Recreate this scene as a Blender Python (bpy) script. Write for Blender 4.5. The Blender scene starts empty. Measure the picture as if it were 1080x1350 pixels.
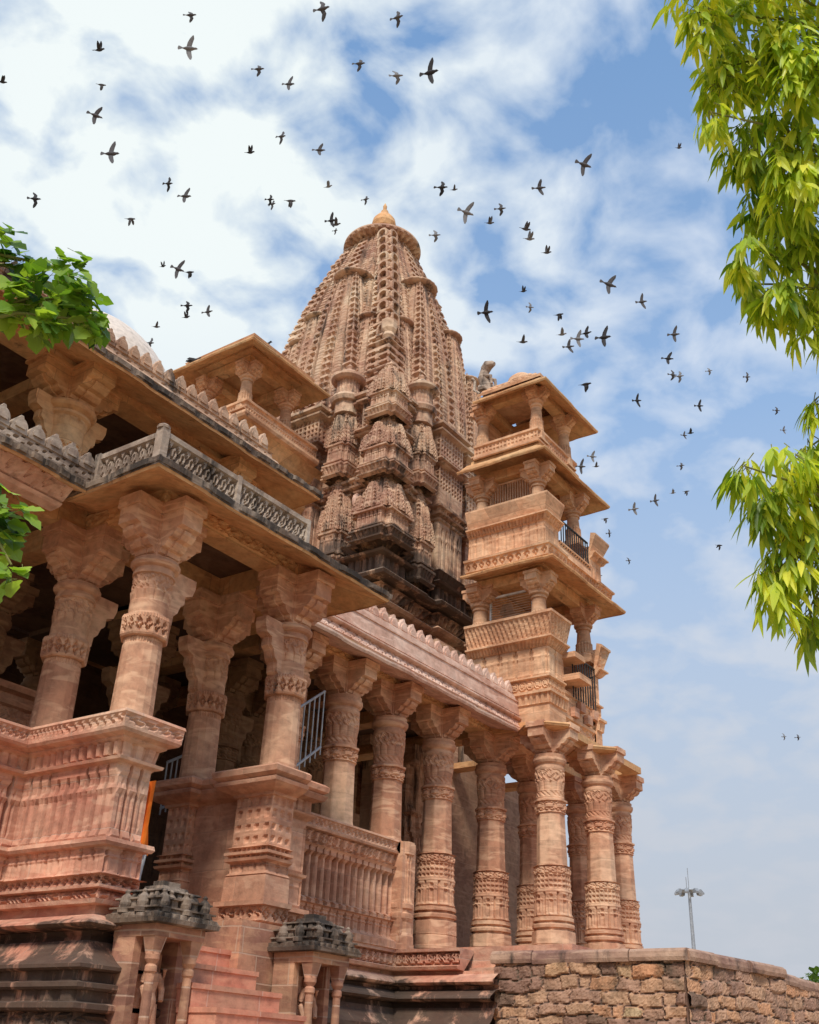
import bpy, math, random
import numpy as np
from mathutils import Vector, Matrix
random.seed(7); RNG = np.random.default_rng(7)
S = bpy.context.scene
COL = S.collection
PI = math.pi

# ------------------------------------------------------------------ camera
cam_d = bpy.data.cameras.new("camera"); cam = bpy.data.objects.new("camera", cam_d); COL.objects.link(cam)
_r = Vector((0.5686, -0.8217, 0.0383)); _u = Vector((-0.4074, -0.2409, 0.8809)); _f = Vector((0.7146, 0.5165, 0.4718))
_f.normalize(); _r = (_r - _f * _r.dot(_f)).normalized(); _u = _r.cross(_f)
EYE = Vector((0, 0, 1.6))
cam.matrix_world = Matrix(((_r.x, _u.x, -_f.x, EYE.x), (_r.y, _u.y, -_f.y, EYE.y), (_r.z, _u.z, -_f.z, EYE.z), (0, 0, 0, 1)))
cam_d.sensor_fit = 'VERTICAL'; cam_d.sensor_height = 24.0; cam_d.lens = 24.0 * 1396.3 / 1350.0
cam_d.clip_start = 0.05; cam_d.clip_end = 6000
S.camera = cam

# ------------------------------------------------------------------ light
SUN_TO = Vector((-0.90, -0.44, 0)).normalized(); SUN_EL = math.radians(50)
SUN_TO = Vector((SUN_TO.x * math.cos(SUN_EL), SUN_TO.y * math.cos(SUN_EL), math.sin(SUN_EL)))
sun_d = bpy.data.lights.new("sun", 'SUN'); sun_d.energy = 2.6; sun_d.angle = math.radians(11); sun_d.color = (1.0, 0.93, 0.82)
sun = bpy.data.objects.new("sun", sun_d); COL.objects.link(sun); sun.location = (0, 0, 60)
sun.rotation_euler = SUN_TO.to_track_quat('Z', 'Y').to_euler()
S.view_settings.view_transform = 'Standard'; S.view_settings.look = 'None'; S.view_settings.gamma = 1
S.view_settings.exposure = 0.44
S.cycles.use_denoising = True
S.cycles.max_bounces = 8; S.cycles.diffuse_bounces = 5

def nd(nt, typ, **kw):
    n = nt.nodes.new(typ)
    for k, v in kw.items():
        if k == 'inp':
            for kk, vv in v.items(): n.inputs[kk].default_value = vv
        else: setattr(n, k, v)
    return n
def L(nt, a, b): nt.links.new(a, b)
def ramp(nt, stops, interp='LINEAR'):
    n = nt.nodes.new('ShaderNodeValToRGB'); n.color_ramp.interpolation = interp
    e = n.color_ramp.elements
    while len(e) < len(stops): e.new(0.5)
    for i, (p, c) in enumerate(stops):
        e[i].position = p; e[i].color = (c, c, c, 1) if isinstance(c, (int, float)) else (*c, 1)
    return n
def math_(nt, op, a, b=None, clamp=False):
    n = nt.nodes.new('ShaderNodeMath'); n.operation = op; n.use_clamp = clamp
    for i, v in enumerate((a, b)):
        if v is None: continue
        if isinstance(v, (int, float)): n.inputs[i].default_value = v
        else: L(nt, v, n.inputs[i])
    return n.outputs[0]
def mix(nt, fac, a, b, blend='MIX'):
    n = nt.nodes.new('ShaderNodeMixRGB'); n.blend_type = blend
    for i, v in enumerate((fac, a, b)):
        if isinstance(v, (int, float)): n.inputs[i].default_value = v
        elif isinstance(v, tuple): n.inputs[i].default_value = (*v, 1)
        else: L(nt, v, n.inputs[i])
    return n.outputs[0]

W = bpy.data.worlds.new("World"); S.world = W; W.use_nodes = True
nt = W.node_tree; nt.nodes.clear()
out = nd(nt, 'ShaderNodeOutputWorld'); bg = nd(nt, 'ShaderNodeBackground'); L(nt, bg.outputs[0], out.inputs[0])
sky = nd(nt, 'ShaderNodeTexSky'); sky.sky_type = 'NISHITA'; sky.sun_disc = False
sky.sun_elevation = SUN_EL; sky.sun_rotation = math.atan2(SUN_TO.x, SUN_TO.y)
sky.air_density = 1.0; sky.dust_density = 0.6; sky.ozone_density = 2.0
tc = nd(nt, 'ShaderNodeTexCoord'); sep = nd(nt, 'ShaderNodeSeparateXYZ'); L(nt, tc.outputs['Generated'], sep.inputs[0])
den = math_(nt, 'ADD', math_(nt, 'MAXIMUM', sep.outputs[2], 0.0), 0.25)
cmb = nd(nt, 'ShaderNodeCombineXYZ'); L(nt, math_(nt, 'DIVIDE', sep.outputs[0], den), cmb.inputs[0]); L(nt, math_(nt, 'DIVIDE', sep.outputs[1], den), cmb.inputs[1])
cmb.inputs[2].default_value = 3.1
n1 = nd(nt, 'ShaderNodeTexNoise', inp={'Scale': 9.0, 'Detail': 6, 'Roughness': 0.5, 'Distortion': 0.22}); L(nt, cmb.outputs[0], n1.inputs[0])
n2 = nd(nt, 'ShaderNodeTexNoise', inp={'Scale': 1.1, 'Detail': 3, 'Roughness': 0.5}); L(nt, cmb.outputs[0], n2.inputs[0])
def lobe(dx, dy, dz, w0, w1):
    d = nd(nt, 'ShaderNodeVectorMath', operation='DOT_PRODUCT'); v = Vector((dx, dy, dz)).normalized()
    L(nt, tc.outputs['Generated'], d.inputs[0]); d.inputs[1].default_value = v
    m = nd(nt, 'ShaderNodeMapRange', inp={1: math.cos(math.radians(w0)), 2: math.cos(math.radians(w1)), 3: 0.0, 4: 1.0}); m.interpolation_type = 'SMOOTHERSTEP'
    L(nt, d.outputs['Value'], m.inputs[0]); return m.outputs[0]
bright = lobe(0.576, 0.818, 1.05, 15, 1)
left = lobe(0.50, 0.86, 0.95, 34, 6)
fac = math_(nt, 'ADD', math_(nt, 'MULTIPLY', n1.outputs[0], 1.0), math_(nt, 'MULTIPLY', n2.outputs[0], 0.10))
fac = math_(nt, 'ADD', fac, math_(nt, 'MULTIPLY', bright, 0.115))
fac = math_(nt, 'ADD', fac, math_(nt, 'MULTIPLY', left, 0.015))
cl = ramp(nt, [(0.49, 0.0), (0.58, 0.5), (0.68, 1.0)]); L(nt, fac, cl.inputs[0])
skyc = mix(nt, 1.0, sky.outputs[0], (0.096, 0.168, 0.195), 'MULTIPLY')
# pale low sky
hz = nd(nt, 'ShaderNodeMapRange', inp={1: 0.92, 2: 0.10, 3: 0.12, 4: 0.95}); L(nt, sep.outputs[2], hz.inputs[0])
base = mix(nt, hz.outputs[0], skyc, (0.36, 0.43, 0.54))
clc = mix(nt, math_(nt, 'ADD', math_(nt, 'MULTIPLY', left, 0.75), math_(nt, 'MULTIPLY', bright, 0.25), True), (0.46, 0.53, 0.64), (0.66, 0.71, 0.71))
col = mix(nt, cl.outputs[0], base, clc)
lowf = nd(nt, 'ShaderNodeMapRange', inp={1: 0.55, 2: 0.12, 3: 0.0, 4: 0.85}); L(nt, sep.outputs[2], lowf.inputs[0])
col = mix(nt, lowf.outputs[0], col, (0.40, 0.42, 0.46))
L(nt, col, bg.inputs[0]); bg.inputs[1].default_value = 1.0

# ------------------------------------------------------------------ materials
def new_mat(name):
    m = bpy.data.materials.new(name); m.use_nodes = True; n = m.node_tree; n.nodes.clear()
    o = nd(n, 'ShaderNodeOutputMaterial'); b = nd(n, 'ShaderNodeBsdfPrincipled'); L(n, b.outputs[0], o.inputs[0])
    b.inputs['Roughness'].default_value = 0.85
    if 'Specular IOR Level' in b.inputs: b.inputs['Specular IOR Level'].default_value = 0.25
    return m, n, b, o
def stone(name, c1, c2, c3, stain=0.0, bricks=None, band=None, bump=0.35, joint=(0.5, 0.36, 0.28), stainc=(0.035, 0.028, 0.024), vein=0.35):
    m, n, b, o = new_mat(name)
    tc = nd(n, 'ShaderNodeTexCoord'); oi = nd(n, 'ShaderNodeObjectInfo')
    off = nd(n, 'ShaderNodeVectorMath', operation='ADD'); L(n, tc.outputs['Object'], off.inputs[0])
    rnd = math_(n, 'MULTIPLY', oi.outputs['Random'], 17.0); cb = nd(n, 'ShaderNodeCombineXYZ')
    for i in range(3): L(n, rnd, cb.inputs[i])
    L(n, cb.outputs[0], off.inputs[1])
    co = off.outputs[0]
    a = nd(n, 'ShaderNodeTexNoise', inp={'Scale': 0.9, 'Detail': 4, 'Roughness': 0.6}); L(n, co, a.inputs[0])
    ra = ramp(n, [(0.36, c1), (0.52, c2), (0.68, c3)]); L(n, a.outputs[0], ra.inputs[0])
    f = nd(n, 'ShaderNodeTexNoise', inp={'Scale': 9.0, 'Detail': 8, 'Roughness': 0.65}); L(n, co, f.inputs[0])
    rf = ramp(n, [(0.3, 0.72), (0.5, 1.0), (0.72, 1.22)]); L(n, f.outputs[0], rf.inputs[0])
    colr = mix(n, 1.0, ra.outputs[0], rf.outputs[0], 'MULTIPLY')
    # sedimentary streaks
    mp = nd(n, 'ShaderNodeMapping'); mp.inputs['Rotation'].default_value = (0.35, 0.5, 0.2); mp.inputs['Scale'].default_value = (1.2, 1.2, 5.0); L(n, co, mp.inputs[0])
    w = nd(n, 'ShaderNodeTexNoise', inp={'Scale': 1.6, 'Detail': 3, 'Distortion': 1.2}); L(n, mp.outputs[0], w.inputs[0])
    rw = ramp(n, [(0.5, 0.0), (0.62, 1.0)]); L(n, w.outputs[0], rw.inputs[0])
    colr = mix(n, math_(n, 'MULTIPLY', rw.outputs[0], vein), colr, tuple(min(1, x * 1.35) for x in c3))
    hgt = math_(n, 'MULTIPLY', f.outputs[0], 0.6)
    if bricks:
        bw, bh, bm, bt = bricks
        sp = nd(n, 'ShaderNodeSeparateXYZ'); L(n, tc.outputs['Object'], sp.inputs[0])
        wob = nd(n, 'ShaderNodeTexNoise', inp={'Scale': 2.5, 'Detail': 2}); L(n, tc.outputs['Object'], wob.inputs[0])
        wz = math_(n, 'MULTIPLY', math_(n, 'SUBTRACT', wob.outputs[0], 0.5), 0.03)
        cx = nd(n, 'ShaderNodeCombineXYZ'); L(n, math_(n, 'ADD', math_(n, 'ADD', sp.outputs[0], sp.outputs[1]), wz), cx.inputs[0]); L(n, math_(n, 'ADD', sp.outputs[2], wz), cx.inputs[1])
        br = nd(n, 'ShaderNodeTexBrick', inp={'Scale': 1.0, 'Mortar Size': bm, 'Brick Width': bw, 'Row Height': bh, 'Bias': 0.0, 'Mortar Smooth': 0.3,
             'Color1': (1 - bt, 1 - bt, 1 - bt, 1), 'Color2': (1 + bt * .6, 1 + bt * .5, 1 + bt * .4, 1), 'Mortar': (1, 1, 1, 1)})
        br.offset = 0.37; br.squash = 0.8; br.squash_frequency = 3
        L(n, cx.outputs[0], br.inputs[0])
        colr = mix(n, 1.0, colr, br.outputs['Color'], 'MULTIPLY')
        colr = mix(n, math_(n, 'MULTIPLY', br.outputs['Fac'], 0.55), colr, joint)
        hgt = math_(n, 'SUBTRACT', hgt, math_(n, 'MULTIPLY', br.outputs['Fac'], 0.8))
    ms = nd(n, 'ShaderNodeMapping'); ms.inputs['Scale'].default_value = (2.2, 2.2, 0.55); L(n, co, ms.inputs[0])
    s = nd(n, 'ShaderNodeTexNoise', inp={'Scale': 1.3, 'Detail': 9, 'Roughness': 0.7}); L(n, ms.outputs[0], s.inputs[0])
    sv = s.outputs[0]
    if band:
        sp2 = nd(n, 'ShaderNodeSeparateXYZ'); L(n, tc.outputs['Object'], sp2.inputs[0])
        acc = None
        for (z0, z1, fd, amt) in band:
            up = nd(n, 'ShaderNodeMapRange', inp={1: z0 - fd, 2: z0, 3: 0.0, 4: amt}); L(n, sp2.outputs[2], up.inputs[0])
            dn = nd(n, 'ShaderNodeMapRange', inp={1: z1, 2: z1 + fd, 3: 1.0, 4: 0.0}); L(n, sp2.outputs[2], dn.inputs[0])
            q = math_(n, 'MULTIPLY', up.outputs[0], dn.outputs[0]); acc = q if acc is None else math_(n, 'MAXIMUM', acc, q)
        sv = math_(n, 'ADD', sv, acc)
    lo = 0.74 - 0.30 * stain
    rs = ramp(n, [(lo, 0.0), (min(lo + 0.11, 0.99), 1.0)]); L(n, sv, rs.inputs[0])
    colr = mix(n, math_(n, 'MULTIPLY', rs.outputs[0], 0.88), colr, stainc)
    L(n, colr, b.inputs['Base Color'])
    f2 = nd(n, 'ShaderNodeTexNoise', inp={'Scale': 40.0, 'Detail': 4, 'Roughness': 0.6}); L(n, co, f2.inputs[0])
    hgt = math_(n, 'ADD', hgt, math_(n, 'MULTIPLY', f2.outputs[0], 0.25))
    bp = nd(n, 'ShaderNodeBump', inp={'Strength': bump, 'Distance': 0.03}); L(n, hgt, bp.inputs['Height']); L(n, bp.outputs[0], b.inputs['Normal'])
    return m
PK = ((0.45, 0.215, 0.135), (0.53, 0.275, 0.175), (0.62, 0.38, 0.255))
OC = ((0.54, 0.265, 0.12), (0.60, 0.33, 0.155), (0.66, 0.42, 0.22))
M_pink = stone('pink_sandstone', *PK, stain=0.32, vein=0.35, bricks=(.9, .46, .005, .16), joint=(.34, .2, .14))
M_pinkb = stone('pink_sandstone_blocks', *PK, stain=0.34, bricks=(0.85, 0.34, 0.006, 0.13))
M_och = stone('ochre_sandstone', *OC, stain=0.38, vein=0.3, bricks=(.62, 0.9, 0.007, 0.14), joint=(.28, .15, .08))
M_col = stone('column_sandstone', (0.45, 0.215, 0.13), (0.54, 0.29, 0.18), (0.64, 0.41, 0.265), stain=0.33, vein=0.5, bricks=(9.0, .93, .004, .10), joint=(.30,.17,.11))
M_pale = stone('pale_pink_sandstone', (0.52, 0.29, 0.21), (0.60, 0.38, 0.29), (0.68, 0.49, 0.39), stain=0.46, vein=0.4)
M_tow = stone('tower_sandstone', (0.52, 0.26, 0.145), (0.59, 0.33, 0.19), (0.66, 0.43, 0.27), stain=0.32, bricks=(0.7, 0.42, 0.006, 0.20), joint=(.36,.2,.12))
M_dark = stone('blackened_sandstone', (0.10, 0.07, 0.055), (0.20, 0.14, 0.10), (0.36, 0.28, 0.22), stain=0.95, bump=0.6)
M_half = stone('weathered_sandstone', (0.34, 0.19, 0.12), (0.46, 0.28, 0.18), (0.55, 0.38, 0.27), stain=0.70, bump=0.6)
M_grey = stone('grey_weathered_sandstone', (0.24, 0.17, 0.13), (0.35, 0.26, 0.20), (0.48, 0.39, 0.31), stain=0.70, bump=0.6)
M_spire = stone('spire_sandstone', (0.36, 0.19, 0.13), (0.48, 0.29, 0.19), (0.62, 0.45, 0.31), stain=0.68, stainc=(.075,.055,.045), vein=0.35, bump=0.5,
                band=[(10.75, 11.75, 0.3, 0.19), (12.9, 13.4, 0.4, 0.05)])
M_plin = stone('plinth_sandstone', (0.48, 0.20, 0.135), (0.56, 0.28, 0.19), (0.62, 0.40, 0.28), stain=0.30, bricks=(.95, .52, 0.006, 0.18), bump=0.5,
               band=[(-0.2, 2.70, 0.22, 0.30)], stainc=(.045,.034,.027))
M_step = stone('step_sandstone', (0.55, 0.20, 0.13), (0.60, 0.26, 0.17), (0.58, 0.31, 0.20), stain=0.2, bricks=(0.9, 3.0, 0.008, 0.15), joint=(0.6, 0.42, 0.33))
M_cheek = stone('block_sandstone', (0.34, 0.16, 0.11), (0.47, 0.24, 0.15), (0.55, 0.33, 0.20), stain=0.3, bricks=(0.62, 0.27, 0.009, 0.3), joint=(0.55, 0.40, 0.30))
M_cop = stone('coping_sandstone', (0.24, 0.13, 0.10), (0.34, 0.20, 0.14), (0.46, 0.30, 0.21), stain=0.66, bump=.7)
M_dome = stone('dome_plaster', (0.62, 0.52, 0.44), (0.68, 0.58, 0.50), (0.72, 0.64, 0.57), stain=0.15, vein=0.1, bump=0.1)
M_in = stone('shaded_interior_sandstone', (0.10, 0.05, 0.035), (0.14, 0.08, 0.05), (0.18, 0.11, 0.07), stain=0.5, bricks=(1.0, 0.5, 0.006, 0.1), joint=(.16,.11,.08))  # shade of the enclosed hall is put into this base colour
M_incol = stone('shaded_column_sandstone', (0.20, 0.10, 0.055), (0.26, 0.15, 0.08), (0.32, 0.20, 0.11), stain=0.45)  # darker version of the column stone, indoor shade painted in
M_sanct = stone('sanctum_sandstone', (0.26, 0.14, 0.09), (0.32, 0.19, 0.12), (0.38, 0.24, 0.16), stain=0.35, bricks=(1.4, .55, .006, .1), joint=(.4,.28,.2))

def simple(name, c, rough=0.6, metal=0.0):
    m, n, b, o = new_mat(name); tcn = nd(n, 'ShaderNodeTexCoord')
    f = nd(n, 'ShaderNodeTexNoise', inp={'Scale': 6.0, 'Detail': 5}); L(n, tcn.outputs['Object'], f.inputs[0])
    r = ramp(n, [(0.3, tuple(x * 0.75 for x in c)), (0.7, tuple(min(1, x * 1.2) for x in c))]); L(n, f.outputs[0], r.inputs[0])
    L(n, r.outputs[0], b.inputs['Base Color']); b.inputs['Roughness'].default_value = rough; b.inputs['Metallic'].default_value = metal
    return m
M_rail = simple('painted_metal', (0.34, 0.35, 0.36), 0.45, 0.3)
M_iron = simple('dark_iron', (0.05, 0.05, 0.05), 0.5, 0.6)
M_white = simple('white_paint', (0.75, 0.74, 0.70), 0.6)
M_bird = simple('grey_feathers', (0.085, 0.08, 0.085), 0.8)
M_birdd = simple('dark_feathers', (0.035, 0.033, 0.036), 0.8)
M_cloth = simple('orange_cloth', (0.85, 0.22, 0.03), 0.9)
M_glare = simple('pale_glare', (0.75, 0.80, 0.85), 0.9)  # pale colour standing in for bright glare under the orange cloth
M_bark = simple('bark', (0.16, 0.11, 0.07), 0.95)
M_twig = simple('green_twig', (0.22, 0.22, 0.07), 0.9)
M_mast = simple('galvanised_steel', (0.33, 0.34, 0.36), 0.5, 0.4)
M_glass = simple('lamp_glass', (0.25, 0.26, 0.28), 0.3)
def leafmat(name, c1, c2, c3):
    m, n, b, o = new_mat(name)
    at = nd(n, 'ShaderNodeAttribute', attribute_name='tone')
    r = ramp(n, [(0.05, c1), (0.5, c2), (0.95, c3)]); L(n, at.outputs['Fac'], r.inputs[0])
    L(n, r.outputs[0], b.inputs['Base Color']); b.inputs['Roughness'].default_value = 0.42
    if 'Specular IOR Level' in b.inputs: b.inputs['Specular IOR Level'].default_value = 0.45
    t = nd(n, 'ShaderNodeBsdfTranslucent'); tcol = mix(n, 1.0, r.outputs[0], (1.5, 1.5, 0.6), 'MULTIPLY'); L(n, tcol, t.inputs[0])
    ms = nd(n, 'ShaderNodeMixShader', inp={0: 0.45}); L(n, b.outputs[0], ms.inputs[1]); L(n, t.outputs[0], ms.inputs[2]); L(n, ms.outputs[0], o.inputs[0])
    return m
M_leafR = leafmat('drooping_leaf', (0.10, 0.20, 0.02), (0.42, 0.54, 0.05), (0.84, 0.80, 0.11))
M_leafL = leafmat('broad_leaf', (0.03, 0.09, 0.02), (0.15, 0.28, 0.03), (0.36, 0.50, 0.07))
M_leafF = leafmat('far_leaf', (0.05, 0.10, 0.02), (0.12, 0.20, 0.03), (0.20, 0.26, 0.05))
def stonewallmat():
    m, n, b, o = new_mat('rubble_stone')
    at = nd(n, 'ShaderNodeAttribute', attribute_name='tone'); tcn = nd(n, 'ShaderNodeTexCoord')
    r = ramp(n, [(0.0, (0.10, 0.07, 0.05)), (0.1, (0.13, 0.09, 0.06)), (0.3, (0.25, 0.14, 0.10)), (0.5, (0.38, 0.22, 0.15)), (0.7, (0.47, 0.28, 0.17)), (0.85, (0.52, 0.25, 0.13)), (1.0, (0.48, 0.34, 0.20))])
    L(n, at.outputs['Fac'], r.inputs[0])
    f = nd(n, 'ShaderNodeTexNoise', inp={'Scale': 7.0, 'Detail': 9, 'Roughness': 0.7}); L(n, tcn.outputs['Object'], f.inputs[0])
    rf = ramp(n, [(0.3, 0.55), (0.5, 1.0), (0.7, 1.3)]); L(n, f.outputs[0], rf.inputs[0])
    c = mix(n, 1.0, r.outputs[0], rf.outputs[0], 'MULTIPLY')
    g = nd(n, 'ShaderNodeTexNoise', inp={'Scale': 1.2, 'Detail': 8, 'Roughness': 0.7}); L(n, tcn.outputs['Object'], g.inputs[0])
    rg = ramp(n, [(0.55, 0.0), (0.68, 0.85)]); L(n, g.outputs[0], rg.inputs[0])
    c = mix(n, rg.outputs[0], c, (0.07, 0.055, 0.035))
    L(n, c, b.inputs['Base Color'])
    bp = nd(n, 'ShaderNodeBump', inp={'Strength': 0.7, 'Distance': 0.03}); L(n, f.outputs[0], bp.inputs['Height']); L(n, bp.outputs[0], b.inputs['Normal'])
    return m
M_rub = stonewallmat()
def groundmat():
    m, n, b, o = new_mat('dry_ground'); tcn = nd(n, 'ShaderNodeTexCoord')
    f = nd(n, 'ShaderNodeTexNoise', inp={'Scale': 0.15, 'Detail': 10, 'Roughness': 0.65}); L(n, tcn.outputs['Object'], f.inputs[0])
    r = ramp(n, [(0.35, (0.46, 0.33, 0.21)), (0.55, (0.40, 0.28, 0.17)), (0.7, (0.20, 0.21, 0.08))]); L(n, f.outputs[0], r.inputs[0])
    L(n, r.outputs[0], b.inputs['Base Color'])
    g = nd(n, 'ShaderNodeTexNoise', inp={'Scale': 12, 'Detail': 8}); L(n, tcn.outputs['Object'], g.inputs[0])
    bp = nd(n, 'ShaderNodeBump', inp={'Strength': 0.5, 'Distance': 0.05}); L(n, g.outputs[0], bp.inputs['Height']); L(n, bp.outputs[0], b.inputs['Normal'])
    return m
M_ground = groundmat()

# ------------------------------------------------------------------ mesh helpers
class MB:
    def __init__(s): s.V = []; s.F = []; s.n = 0; s.T = []; s.tone = False
    def add(s, V, F, tone=None):
        V = np.array(V, float).reshape(-1, 3); s.V.append(V); s.F.extend([tuple(i + s.n for i in f) for f in F]); s.n += len(V)
        if tone is not None: s.tone = True
        s.T.append(np.full(len(V), 0.5 if tone is None else tone) if np.isscalar(tone) or tone is None else np.asarray(tone).ravel()); return s
    def grid(s, P, cu=False, cv=False, tone=None, flip=False):
        P = np.asarray(P, float); n, m = P.shape[:2]
        I = np.arange(n * m).reshape(n, m)
        A = I if not cu else np.vstack([I, I[:1]])
        if cv: A = np.hstack([A, A[:, :1]])
        q = np.stack([A[:-1, :-1], A[1:, :-1], A[1:, 1:], A[:-1, 1:]], -1).reshape(-1, 4)
        if flip: q = q[:, ::-1]
        return s.add(P.reshape(-1, 3), q.tolist(), tone)
    def box(s, x0, y0, z0, x1, y1, z1, tone=None):
        V = [(x0, y0, z0), (x1, y0, z0), (x1, y1, z0), (x0, y1, z0), (x0, y0, z1), (x1, y0, z1), (x1, y1, z1), (x0, y1, z1)]
        return s.add(V, [(0, 3, 2, 1), (4, 5, 6, 7), (0, 1, 5, 4), (1, 2, 6, 5), (2, 3, 7, 6), (3, 0, 4, 7)], tone)
    def prism(s, poly, o, u, v, t, h):   # 2-D polygon in (u,v) at o, thickened +-h/2 along t
        o, u, v, t = map(np.array, (o, u, v, t)); n = len(poly)
        a = [o + u * p[0] + v * p[1] - t * h / 2 for p in poly]; b = [o + u * p[0] + v * p[1] + t * h / 2 for p in poly]
        F = [tuple(range(n))[::-1], tuple(range(n, 2 * n))] + [(i, (i + 1) % n, (i + 1) % n + n, i + n) for i in range(n)]
        return s.add(a + b, F)
    def tube(s, pts, r, n=8):
        pts = [np.array(p, float) for p in pts]; R = []
        rs = r if hasattr(r, '__len__') else [r] * len(pts)
        for i, p in enumerate(pts):
            d = pts[min(i + 1, len(pts) - 1)] - pts[max(i - 1, 0)]; d = d / (np.linalg.norm(d) + 1e-9)
            a = np.array([0, 0, 1.0]) if abs(d[2]) < 0.9 else np.array([1.0, 0, 0])
            e1 = np.cross(d, a); e1 /= np.linalg.norm(e1); e2 = np.cross(d, e1)
            R.append([p + rs[i] * (math.cos(k * 2 * PI / n) * e1 + math.sin(k * 2 * PI / n) * e2) for k in range(n)])
        s.grid(np.array(R), cv=True)
        return s.add([R[0][k] for k in range(n)] + [R[-1][k] for k in range(n)], [tuple(range(n)), tuple(range(n, 2 * n))[::-1]])
    def build(s, name, mat, parent=None, smooth=False, loc=None):
        me = bpy.data.meshes.new(name); V = np.vstack(s.V)
        if loc is not None: V = V - np.array(loc)
        me.from_pydata(V.tolist(), [], s.F); me.materials.append(mat)
        if s.tone:
            at = me.attributes.new('tone', 'FLOAT', 'POINT'); at.data.foreach_set('value', np.concatenate(s.T).astype(np.float32))
        if smooth: me.polygons.foreach_set('use_smooth', [True] * len(me.polygons))
        me.update(); o = bpy.data.objects.new(name, me); COL.objects.link(o)
        if loc is not None: o.location = loc
        if parent is not None: par(o, parent)
        return o
def wloc(o):
    return Vector(o.location)   # every child keeps world coordinates through its parent inverse
def par(o, p):
    o.parent = p; o.matrix_parent_inverse = Matrix.Translation(-wloc(p))
def tag(o, label=None, cat=None, group=None, kind=None):
    if label: o['label'] = label
    if cat: o['category'] = cat
    if group: o['group'] = group
    if kind: o['kind'] = kind
    return o
def empty(name, loc, parent=None):
    e = bpy.data.objects.new(name, None); e.location = loc; e.empty_display_size = 0.3; COL.objects.link(e)
    if parent is not None: par(e, parent)
    return e
def copy_at(src, delta, parent=None):
    c = src.copy(); COL.objects.link(c); c.location = Vector(src.location) + Vector(delta)
    if parent is not None: c.parent = parent; c.matrix_parent_inverse = Matrix.Translation(-wloc(parent))
    return c

fr = lambda x: x - np.floor(x)
def pattern(kind, s, v, L_, h, p, d):
    """relief offset at arc length s (array), height fraction v of a zone h high"""
    n = max(1, round(L_ / p)) if p else 1; d = d * 1.4
    q = fr(s / L_ * n); b = v - 0.5; cell = np.floor(s / L_ * n)
    rag = np.sin(cell * 12.9898 + 4.1) * 0.5
    if kind == 'dent': return np.where((q > 0.28) & (q < 0.80), 0.0, -d)
    if kind == 'pil':
        o = np.where((q > 0.13) & (q < 0.87), 0.0, -d) - np.where((q > .42) & (q < .58) & (v > .15) & (v < .8), d * .25, 0)
        if v > 0.86 or v < 0.07: o = np.where((q > 0.05) & (q < 0.95), d * 0.3, -d)
        if 0.66 < v < 0.71: o = np.where((q > 0.08) & (q < 0.92), d * 0.25, -d)
        return o
    if kind == 'colon':
        o = np.where((q > 0.19) & (q < 0.81), -d * 0.30 * (np.abs(q - 0.5) / 0.31) ** 2, -d)
        if v > 0.86: o = np.where((q > 0.05) & (q < 0.95), d * 0.35, -d)
        elif v > 0.60: o = o - np.where((q > .3) & (q < .7), 0, d * 0.35)
        return o
    if kind == 'loz':
        a = np.abs(q - 0.5) + np.abs(b) * 0.9
        return np.where((a < 0.40) & (a > 0.17), -d, 0.0)
    if kind == 'jali':
        a = np.abs(fr(q * 1.0) - 0.5); ring = np.hypot((q - .5) * 1.0, b * 0.95)
        o = np.where((ring < 0.46) & (ring > 0.28), -d, 0.0); o = np.where(ring < 0.14, -d, o)
        return np.where((a > 0.40) & (np.abs(b) < 0.12), -d, o)
    if kind == 'ros':
        ring = np.hypot(q - .5, b)
        return np.where(ring > 0.44, -d, np.where((ring > .22) & (ring < .32), -d * .7, 0.0)) * 1.0
    if kind == 'petal':
        return d * np.sqrt(np.clip(1 - (2 * q - 1) ** 2, 0, 1)) * (0.35 + 0.65 * v) - d * 0.6
    if kind == 'diag':
        return np.where(fr(s / p + v * 1.1) > 0.5, 0.0, -d) * (abs(b) < 0.44)
    if kind == 'scroll':
        return np.where(np.sin(2 * PI * s / p + 2.2 * np.sin(2 * PI * (v + 0.25 * cell))) > 0.1, d * 0.5, -d * 0.5)
    if kind == 'grid':
        rows = max(1, round(h / p)); r = fr(v * rows)
        return np.where((q > 0.24) & (q < 0.76), -d if 0.25 < r < 0.8 else 0.0, 0.0)
    if kind == 'block':
        return np.where((q > 0.18 + 0.1 * rag) & (q < 0.82), d * (0.6 + rag), -d * 0.6)
    if kind == 'holes':
        rows = max(1, round(h / p)); r = fr(v * rows + 0.5 * (cell % 2))
        return np.where(np.hypot(q - .5, r - .5) < 0.24, -d, 0.0)
    return np.zeros_like(s)
def rows_of(prof):
    """profile items: (z,o) or ('z', z0, z1, o0, o1, kind, p, d[, bulge]) bottom to top"""
    R = []
    for it in prof:
        if it[0] == 'z':
            z0, z1, o0, o1, k, p, d = it[1:8]; bul = it[8] if len(it) > 8 else 0
            h = abs(z1 - z0); n = max(3, int(math.ceil(h / 0.028))) if k != 'pil' and k != 'colon' else 12
            if bul: n = max(n, 8)
            for i in range(n + 1):
                v = i / n; R.append((z0 + (z1 - z0) * v, o0 + (o1 - o0) * v + bul * math.sin(PI * v) ** 0.7, k, p, d, min(max(v, .001), .999), h))
        else: R.append((it[0], it[1], None, 0, 0, 0, 0))
    return R
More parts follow.
